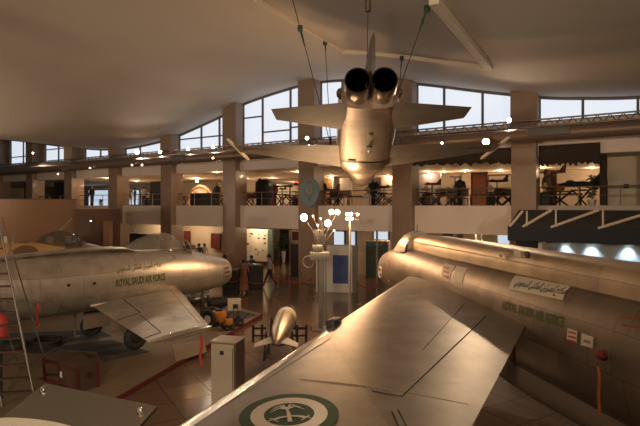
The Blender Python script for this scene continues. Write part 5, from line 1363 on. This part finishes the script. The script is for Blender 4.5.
bm = text_fit(ARABIC, .5, .045, .01)
for v in bm.verts: v.co = Vector((.1+v.co.x, -.31+v.co.y, .006))
me = bpy.data.meshes.new('green_print'); bm.to_mesh(me); bm.free(); me.materials.clear(); me.materials.append(M['green']); o = bpy.data.objects.new('green_print', me); COL.objects.link(o); o.parent = ip
b = MB(); b.tube([(wl_/2, -hgt*.8, -.03), (wl_/2, -hgt*.8, -.9)], .03, 8); b.build('plate_post', 'dark', root)
# visitors' gallery under the viewer so the plate stands on something
wk = MB(); wk.box((0, -1.2, 2.35), (14, 5.2, .2)); o = wk.build('viewing_gallery_floor', 'parapet', smooth=False); struct(o)

# lamp masts and kiosk
def flood(root, p, d, r, bulbm='bulb'):
    d = Vector(d).normalized()
    b = MB(); b.lathe([(.01, -.16), (r*.7, -.14), (r*1.1, -.02), (r*1.15, 0), (r*1.0, .0)], p, d, 14); h = b.build('lamp_head', 'mast', root)
    b = MB(); b.ball(Vector(p)+d*.01, r*.85, 12, 8); b.build('lamp_bulb', bulbm, h)
mp = G(320.5, 329, 0); mp.y = 17.0; mp.x = (320.5-320)/F*17+.02
root = tag(empty('floodlight_mast', mp), 'grey mast with a white box and branching arms of glowing floodlights', 'lamp')
b = MB(); b.box((0, 0, 1.35), (.17, .14, 2.7), bev=.01); b.build('mast_post', 'mast', root, smooth=False)
b = MB(); b.box((.16, .08, 1.2), (.06, .08, 2.3)); b.build('side_post', 'mast', root, smooth=False)
b = MB(); b.box((-.05, -.1, 2.5), (.66, .28, .27), bev=.03); b.build('control_box', 'boxpaint', root)
b = MB(); b.box((-.12, -.1, 2.76), (.34, .24, .22), bev=.03); b.build('upper_box', 'boxpaint', root)
b = MB(); b.torus((-.43, -.1, 2.3), .19, .022, (.2, 1, 0), 28, 8); b.build('cable_ring', 'boxpaint', root)
b = MB(); b.box((0, 0, .02), (.6, .6, .04), bev=.01); b.build('foot_plate', 'mast', root)
bulbs = [((303.8, 217.3), .12, (-.3, -1, .15), 1), ((331.5, 212), .085, (0, -1, .2), 1), ((337.5, 212), .085, (0, -1, .2), 1), ((327.8, 223.3), .11, (0, -1, 0), 1), ((313, 216), .03, (0, -1, 0), 0), ((317.5, 225), .03, (0, -1, 0), 0), ((334, 230.5), .03, (0, -1, 0), 0), ((320.5, 218.5), .025, (0, -1, 0), 0)]
top = Vector((.02, 0, 2.7))
for (uv, r, d, big) in bulbs:
    p = P(uv[0], uv[1], 17.0)-mp
    flood(root, p, d, r, 'bulb' if big else 'bulbs')
    mid = Vector(((p.x+top.x)/2+.12*(1 if p.x < 0 else -1), .03, (p.z+top.z)/2-.1))
    b = MB(); b.tube([top, top.lerp(mid, .6), mid, mid.lerp(p, .6)+Vector((0, .1, 0)), p+Vector((0, .12, 0))], .016, 6); b.build('lamp_arm', 'cable', root)
for uv, pw in (((303.8, 217.3), 90), ((334.5, 212), 90), ((327.8, 223.3), 50)):
    lamp_light(P(uv[0], uv[1], 16.78), pw, (1, .60, .30), .08)
m2 = P(349.8, 300, 18.2); m2.z = 0
root = tag(empty('floodlight_mast', m2), 'thinner mast with a square cluster of four small glowing floodlights and one beside', 'lamp')
b = MB(); b.tube([(0, 0, 0), (0, 0, 3.95)], .045, 10); b.build('mast_post', 'mast', root)
b = MB(); b.lathe([(.3, 0), (.28, .04), (.05, .07)], seg=20); b.build('foot_plate', 'mast', root)
b = MB(); 
for z in (3.7, 3.93): b.tube([(-.16, 0, z), (.32, 0, z)], .014, 6)
b.build('cross_bar', 'frame', root)
for uv, r in (((347.2, 213.8), .055), ((351.2, 213.8), .055), ((347.2, 218.8), .06), ((351.6, 218.8), .06), ((357.6, 214.5), .05)):
    flood(root, P(uv[0], uv[1], 18.1)-m2, (0, -1, .1), r)
lamp_light(P(349.5, 216, 17.9), 90, (1, .60, .30), .1)
m3 = P(377, 300, 21.5); m3.z = 0; root = tag(empty('slim_pole', m3), 'slim bare grey pole in front of the teal display board', 'pole'); b = MB(); b.tube([(0, 0, 0), (0, 0, 3.15)], .045, 8); b.build('pole', 'mast', root); b = MB(); b.lathe([(.2, 0), (.18, .03), (.05, .05)], seg=16); b.build('foot', 'mast', root)
k0 = P(338, 292, 24.3); k0.z = 0
root = tag(empty('information_kiosk', k0, WROT*.3), 'pale upright kiosk with a blue poster and ribbed right column', 'kiosk')
hk = (292-245)*24.3/F; px_ = 24.3/F
b = MB(); b.box((.1, 0, hk/2+.0), (26*px_, .5, hk), bev=.03); b.build('kiosk_body', 'kiosk', root, smooth=False)
b = MB(); b.box((.15, -.27, hk*.5), (15*px_, .03, 28*px_), bev=.005); b.build('blue_poster', 'blue', root, smooth=False)
for i in range(4): b = MB(); b.tube([(.72+.07*i, -.1, 0), (.72+.07*i, -.1, hk)], .045, 10); b.build('ribbed_column', 'mast', root)
for i in range(5): b = MB(); b.box((-1.02+.13*i, -.1, (hk-.65)/2), (.07, .12, hk-.65)); b.build('side_slat', 'kiosk', root, smooth=False)
# barrier posts and ropes
def bpost(u, y, lab): 
    p = P(u, 300, y); p.z = 0; root = tag(empty('barrier_post', p), lab, 'barrier post', 'rope barrier posts')
    b = MB(); b.tube([(0, 0, .02), (0, 0, .93)], .028, 10); b.ball((0, 0, .96), .045, 10, 6); b.build('post', 'brass', root)
    b = MB(); b.lathe([(.16, 0), (.16, .02), (.05, .05), (.03, .08)], seg=18); b.build('foot', 'brass', root)
    return p+Vector((0, 0, .9))
pts = [bpost(222, 22.4, 'brass barrier post just right of the silver jet nose'), bpost(240.3, 22.4, 'brass barrier post in front of the person in the patterned dress'), bpost(278, 22.9, 'brass barrier post right of the walking visitor'), bpost(312, 22.6, 'brass barrier post left of the floodlight mast')]
pts2 = [bpost(357.5, 21.2, 'brass barrier post right of the kiosk'), bpost(377.5, 20.6, 'brass barrier post beside the slim bare pole')]
rl = ['dark red rope right of the silver jet nose', 'dark red rope passing in front of the walking visitor', 'dark red rope sagging between the visitor and the mast', 'dark red rope right of the kiosk']
for (a, c), lab in zip([(pts[0], pts[1]), (pts[1], pts[2]), (pts[2], pts[3]), (pts2[0], pts2[1])], rl):
    b = MB(); L_ = (c-a).length; b.tube([a.lerp(c, i/14)-Vector((0, 0, .32*min(1, L_/1.6)*4*(i/14)*(1-i/14)*.7)) for i in range(15)], .024, 6)
    for v_i in range(len(b.v)): b.v[v_i] = tuple(Vector(b.v[v_i])-a)
    o = b.build('barrier_rope', 'rope'); o.location = a; tag(o, lab, 'rope', 'red barrier ropes')
# dark display cases
def case(u0, u1, v0, y, dep, lab, hood=False):
    x0, x1 = (u0-320)/F*y, (u1-320)/F*y; z1 = CZ-(v0-HV)*y/F; root = tag(empty('display_case', ((x0+x1)/2, y+dep/2, 0)), lab, 'display case', 'dark display cases')
    b = MB(); b.box((0, 0, z1/2), (x1-x0, dep, z1), bev=.02); b.build('case_body', 'dark', root, smooth=False)
    b = MB(); b.box((0, 0, z1+.03), (x1-x0+.04, dep+.04, .06), bev=.01); b.build('case_top', 'frame', root, smooth=False)
case(246, 262, 266, 25.0, .6, 'dark display case behind the person in the patterned dress'); case(224, 238, 271, 23.6, .6, 'dark display case right of the silver jet nose'); 

# ================================================================== PEOPLE
def person(p, yaw, J_, lab, top='shirt', bottom='trouser', hair='hair', dress=False, h=1.7):
    """J_: dict of joint positions at height 1.7 m; x is forward, y left"""
    V = Vector; names = ['pel', 'sp', 'ch', 'nk', 'hd', 'ht', 'lh', 'lk', 'la', 'lt', 'rh', 'rk', 'ra', 'rt', 'ls', 'le', 'lw', 'rs', 're', 'rw']
    D = dict(pel=(0, 0, .93), sp=(0, 0, 1.08), ch=(.0, 0, 1.28), nk=(0, 0, 1.44), hd=(.02, 0, 1.54), ht=(.01, 0, 1.63), lh=(0, .09, .88), lk=(.03, .1, .49), la=(0, .1, .09), lt=(.15, .11, .03), rh=(0, -.09, .88), rk=(.03, -.1, .49), ra=(0, -.1, .09), rt=(.15, -.11, .03), ls=(0, .19, 1.38), le=(-.02, .24, 1.12), lw=(.05, .25, .87), rs=(0, -.19, 1.38), re=(-.02, -.24, 1.12), rw=(.05, -.25, .87))
    D.update(J_)
    rad = dict(pel=.145, sp=.125, ch=.15, nk=.058, hd=.092, ht=.07, lh=.095, lk=.058, la=.042, lt=.035, rh=.095, rk=.058, ra=.042, rt=.035, ls=.062, le=.044, lw=.030, rs=.062, re=.044, rw=.030)
    E = [('pel', 'sp'), ('sp', 'ch'), ('ch', 'nk'), ('nk', 'hd'), ('hd', 'ht'), ('pel', 'lh'), ('lh', 'lk'), ('lk', 'la'), ('la', 'lt'), ('pel', 'rh'), ('rh', 'rk'), ('rk', 'ra'), ('ra', 'rt'), ('ch', 'ls'), ('ls', 'le'), ('le', 'lw'), ('ch', 'rs'), ('rs', 're'), ('re', 'rw')]
    vs = [V(D[n]) for n in names]; rs = [rad[n] for n in names]; ed = [(names.index(a), names.index(c)) for a, c in E]
    for s, el, wr in ((1, 'le', 'lw'), (-1, 're', 'rw')):
        a, c = V(D[el]), V(D[wr]); d = (c-a).normalized(); pi_ = len(vs); vs.append(c+d*.07); rs.append(.034); ed.append((names.index(wr), pi_))
        sx = d.cross(V((0, 1, 0))); sx = sx.normalized() if sx.length > .1 else V((1, 0, 0))
        for k, (o_, l) in enumerate(((-.028, .07), (-.01, .085), (.01, .08), (.028, .062))):
            i0 = len(vs); vs += [c+d*.10+sx*o_, c+d*(.10+l*.6)+sx*o_, c+d*(.10+l)+sx*o_+V((0, -.012*s, 0))]; rs += [.0095, .009, .008]; ed += [(pi_, i0), (i0, i0+1), (i0+1, i0+2)]
        i0 = len(vs); vs += [c+d*.05+sx*.045, c+d*.09+sx*.06]; rs += [.011, .009]; ed += [(pi_, i0), (i0, i0+1)]
    me = bpy.data.meshes.new('person_skeleton'); me.from_pydata([tuple(v) for v in vs], ed, []); o = bpy.data.objects.new('person_skeleton', me); COL.objects.link(o)
    m = o.modifiers.new('skin', 'SKIN'); m.use_smooth_shade = True
    for i, sv in enumerate(me.skin_vertices[0].data): sv.radius = (rs[i], rs[i]*(1 if i not in (0, 1, 2) else 1)); sv.use_root = (i == 0)
    m2 = o.modifiers.new('sub', 'SUBSURF'); m2.levels = 2; m2.render_levels = 2
    bpy.context.view_layer.update(); dg = bpy.context.evaluated_depsgraph_get()
    nm = bpy.data.meshes.new_from_object(o.evaluated_get(dg)); bpy.data.objects.remove(o)
    for mm in ('skin', top, bottom, 'dark'): nm.materials.append(M[mm])
    hd = V(D['hd']); fwd = V((1, 0, 0))
    zb = D['pel'][2]+.02; zn = D['nk'][2]+.0
    for f in nm.polygons:
        c = f.center
        dl = min((c-V(D['lw'])).length, (c-V(D['rw'])).length); 
        if c.z > zn: i = 0
        elif dl < .25 and min((c-V(D['le'])).length, (c-V(D['re'])).length) > .02 and (abs(c.y) > .17 or c.x > .16): i = 0
        elif c.z > zb: i = 1
        elif c.z < .1: i = 3
        else: i = 2 if not (abs(c.y) > .2 and dl < .4) else 1
        f.material_index = i; f.use_smooth = True
    root = tag(empty('person', p, yaw), lab, 'person'); sc = h/1.7; root.scale = (sc, sc, sc)
    bo = bpy.data.objects.new('body', nm); COL.objects.link(bo); bo.parent = root
    b = MB(); b.ball(hd+V((-.022, 0, .055)), .108, 14, 10, (1, .92, 1.05)); b.build('hair', hair, root)
    b = MB(); b.tube([hd+V((.085, 0, .03)), hd+V((.115, 0, -.01)), hd+V((.09, 0, -.02))], [.012, .017, .012], 8); b.build('nose', 'skin', root)
    for s in (-1, 1):
        b = MB(); b.ball(hd+V((.085, s*.034, .03)), .013, 8, 6); b.build('eye', 'dark', root)
        b = MB(); b.ball(hd+V((0, s*.092, .0)), .026, 8, 6, (.8, .4, 1.2)); b.build('ear', 'skin', root)
    b = MB(); b.box(hd+V((.088, 0, -.05)), (.012, .045, .010), bev=.003); b.build('mouth', 'bordo', root)
    if dress:
        b = MB(); N = 20; b.loft([[V((rx*math.cos(2*pi*k/N), ry*math.sin(2*pi*k/N), z)) for k in range(N)] for z, rx, ry in ((.18, .25, .27), (.5, .21, .23), (.85, .18, .2), (1.05, .15, .17), (1.25, .16, .19), (1.38, .13, .2), (1.43, .07, .09))], True, True); b.build('long_dress', dress, root)
    return root
walk = dict(lk=(.22, .09, .52), la=(.30, .09, .12), lt=(.44, .1, .06), rk=(-.06, -.1, .50), ra=(-.38, -.1, .22), rt=(-.28, -.11, .10), le=(-.16, .24, 1.14), lw=(-.20, .26, .90), re=(.12, -.24, 1.13), rw=(.30, -.25, .98), ch=(.04, 0, 1.28), nk=(.05, 0, 1.44), hd=(.08, 0, 1.54), ht=(.07, 0, 1.63), ls=(.03, .19, 1.38), rs=(.05, -.19, 1.38))
walk['lk'] = (.20, .09, .49); walk['la'] = (.32, .09, .08); walk['lt'] = (.45, .1, .05); walk['ra'] = (-.34, -.1, .13); walk['rt'] = (-.22, -.11, .035)
person((-2.58, 25.8, 0), pi, walk, 'visitor in a light grey shirt and dark trousers walking across the polished floor', 'shirt')
person(P(243.5, 292, 24.0)*1 - Vector((0, 0, P(243.5, 292, 24.0).z)), 1.3, dict(rw=(.28, -.18, 1.05), re=(.08, -.25, 1.10)), 'standing person in a rust patterned long dress beside a dark display case', 'dress', 'dress', dress='dress', h=1.62)
p = P(251.5, 280, 26.2); p.z = 0; person(p, -1.2, {}, 'dark-haired person in dark clothes standing behind the dark display case', 'shirt2', h=1.6)
p = P(224.5, 280, 25.6); p.z = 0; person(p, 2.9, {}, 'short-haired person in a brown top just beyond the silver jet nose', 'bordo', h=1.7)
p = P(199, 260, 33); p.z = 0; person(p, -1.7, {}, 'distant person in dark clothes seen above the silver jet windshield, left of two', 'shirt2')
p = P(204.5, 260, 34); p.z = 0; person(p, -1.2, {}, 'distant person in a pale top seen above the silver jet windshield, right of two', 'offwhite', h=1.62)
p = PW(130, 205, -5.5); p.z = 4.1; person(p, -1.5, {}, 'visitor in dark clothes standing in the gallery by the daylit window, leftmost of three', 'shirt2')
p = PW(135, 205, -6.5); p.z = 4.1; person(p, -2.5, dict(rw=(.3, -.2, 1.1)), 'visitor with a raised hand in the gallery, middle one of three', 'dark')
p = PW(144, 205, -5); p.z = 4.1; person(p, -.8, {}, 'visitor in a pale top standing in the gallery, rightmost of three', 'bluegrey')
p = PW(414, 205, -4.0); p.z = 4.1; person(p, -1.4, {}, 'visitor in a grey top in the gallery just right of the marble pillar', 'shirt', h=1.6)

# ================================================================== ADDED FILL FLOODS out of view, then light from the seen lamps
def fill_flood(p, to, power, lab, spot=100, col=(1, .74, .50), rad=.25, blend=.8):  # unseen flood with housing, added to brighten the jets and ceiling
    root = tag(empty('added_fill_light', p), lab, 'floodlight', 'added fill lights out of view')
    d = (Vector(to)-Vector(p)).normalized()
    b = MB(); b.lathe([(.02, -.3), (.2, -.26), (.27, -.03), (.28, .0), (.26, 0)], (0, 0, 0), d, 20); b.build('lamp_housing', 'dark', root)
    b = MB(); b.lathe([(.001, -.02), (.26, -.02)], (0, 0, 0), d, 20); b.build('lamp_lens', 'bulbs', root)
    b = MB(); b.tube([-d*.15, -d*.15+Vector((0, 0, .6))], .03, 6); b.build('lamp_bracket', 'dark', root)
    lamp_light(Vector(p)+d*.08, power, col, rad, spot, to, blend)
fill_flood((-5, 1.0, 8.2), (-7, 14, 1.5), 45, 'added fill light high behind the viewer aimed at the silver jet', 80)
fill_flood((1.5, 9.5, 8.4), (1.2, 9, 2.2), 0.01, 'unlit floodlight above the large wing', 80) if False else None
fill_flood((6.5, 1.5, 8.0), (3.6, 10, 2.8), 45, 'added fill light high behind the viewer aimed at the large jet fuselage', 70)
fill_flood((-.5, -2.0, 7.6), (0, 14, 5), 90, 'added fill light behind the viewer aimed at the hanging jet', 90)
fill_flood((-9, -6, 5.0), (-12, 10, 9.6), 2500, 'added fill uplight behind the viewer aimed at the left ceiling', 130)
fill_flood((8, -6, 5.0), (6, 10, 9.0), 1700, 'added fill uplight behind the viewer aimed at the right ceiling', 130)
fill_flood((-2, -3, 5.2), (-4, 16, 9.6), 1500, 'added fill uplight behind the viewer aimed at the middle ceiling', 120)
fill_flood((-24, 22, 4.8), (-18, 26, 9.6), 900, 'added fill uplight at the far left aimed at the left ceiling', 140)
# belly spot of the hanging jet comes from the lamp mast
lamp_light(P(334, 209, 16.6), 160, (1, .68, .38), .05, 50, HM @ Vector((6.6, 0, -.6)), .8)
lamp_light(PW(486, 142, 2.15)+Vector((-.1, -.3, -.02)), 380, (1, .72, .46), .1, 90, (3.6, 9.5, 2.6), .8)
lamp_light(PW(137, 152, 1.5)+Vector((.1, -.25, -.02)), 250, (1, .74, .5), .1, 100, (-5, 16, 2), .8)
# downlight housings added around the fill lights under the gallery
for i, w in enumerate((-19, -14, -7.5, -2.5, 3, 8.2, 14)):
    root = tag(empty('added_downlight', W(w, -4.2, 2.94)), 'round added fill downlight under the gallery, number %s from the left' % ['one', 'two', 'three', 'four', 'five', 'six', 'seven'][i], 'ceiling light', 'added downlights under the gallery')
    b = MB(); b.lathe([(.10, 0), (.13, -.03), (.10, -.035)], seg=14); b.build('lamp_ring', 'truss', root)
    b = MB(); b.lathe([(.001, -.028), (.10, -.028), (.10, -.004)], seg=14); b.build('lamp_lens', 'downlight', root)

w_ = bpy.data.worlds.new('hall_world'); SC.world = w_; w_.use_nodes = True
bg = next(n for n in w_.node_tree.nodes if n.type == 'BACKGROUND'); bg.inputs[0].default_value = (.5, .6, .75, 1); bg.inputs[1].default_value = .25
cd = bpy.data.cameras.new('camera'); co = bpy.data.objects.new('camera', cd); COL.objects.link(co)
co.location = (0, 0, CZ); co.rotation_euler = (R(90), 0, 0); cd.sensor_width = 36; cd.sensor_fit = 'HORIZONTAL'; cd.lens = 36*F/640; cd.shift_y = (HV-213)/640; cd.clip_start = .05; cd.clip_end = 300
SC.camera = co
SC.view_settings.view_transform = 'Standard'; SC.view_settings.look = 'None'; SC.view_settings.gamma = 1; SC.view_settings.use_curve_mapping = False
SC.view_settings.exposure = .68
SC.cycles.max_bounces = 8; SC.cycles.transparent_max_bounces = 12; SC.cycles.sample_clamp_indirect = 3; SC.cycles.caustics_reflective = False; SC.cycles.caustics_refractive = False
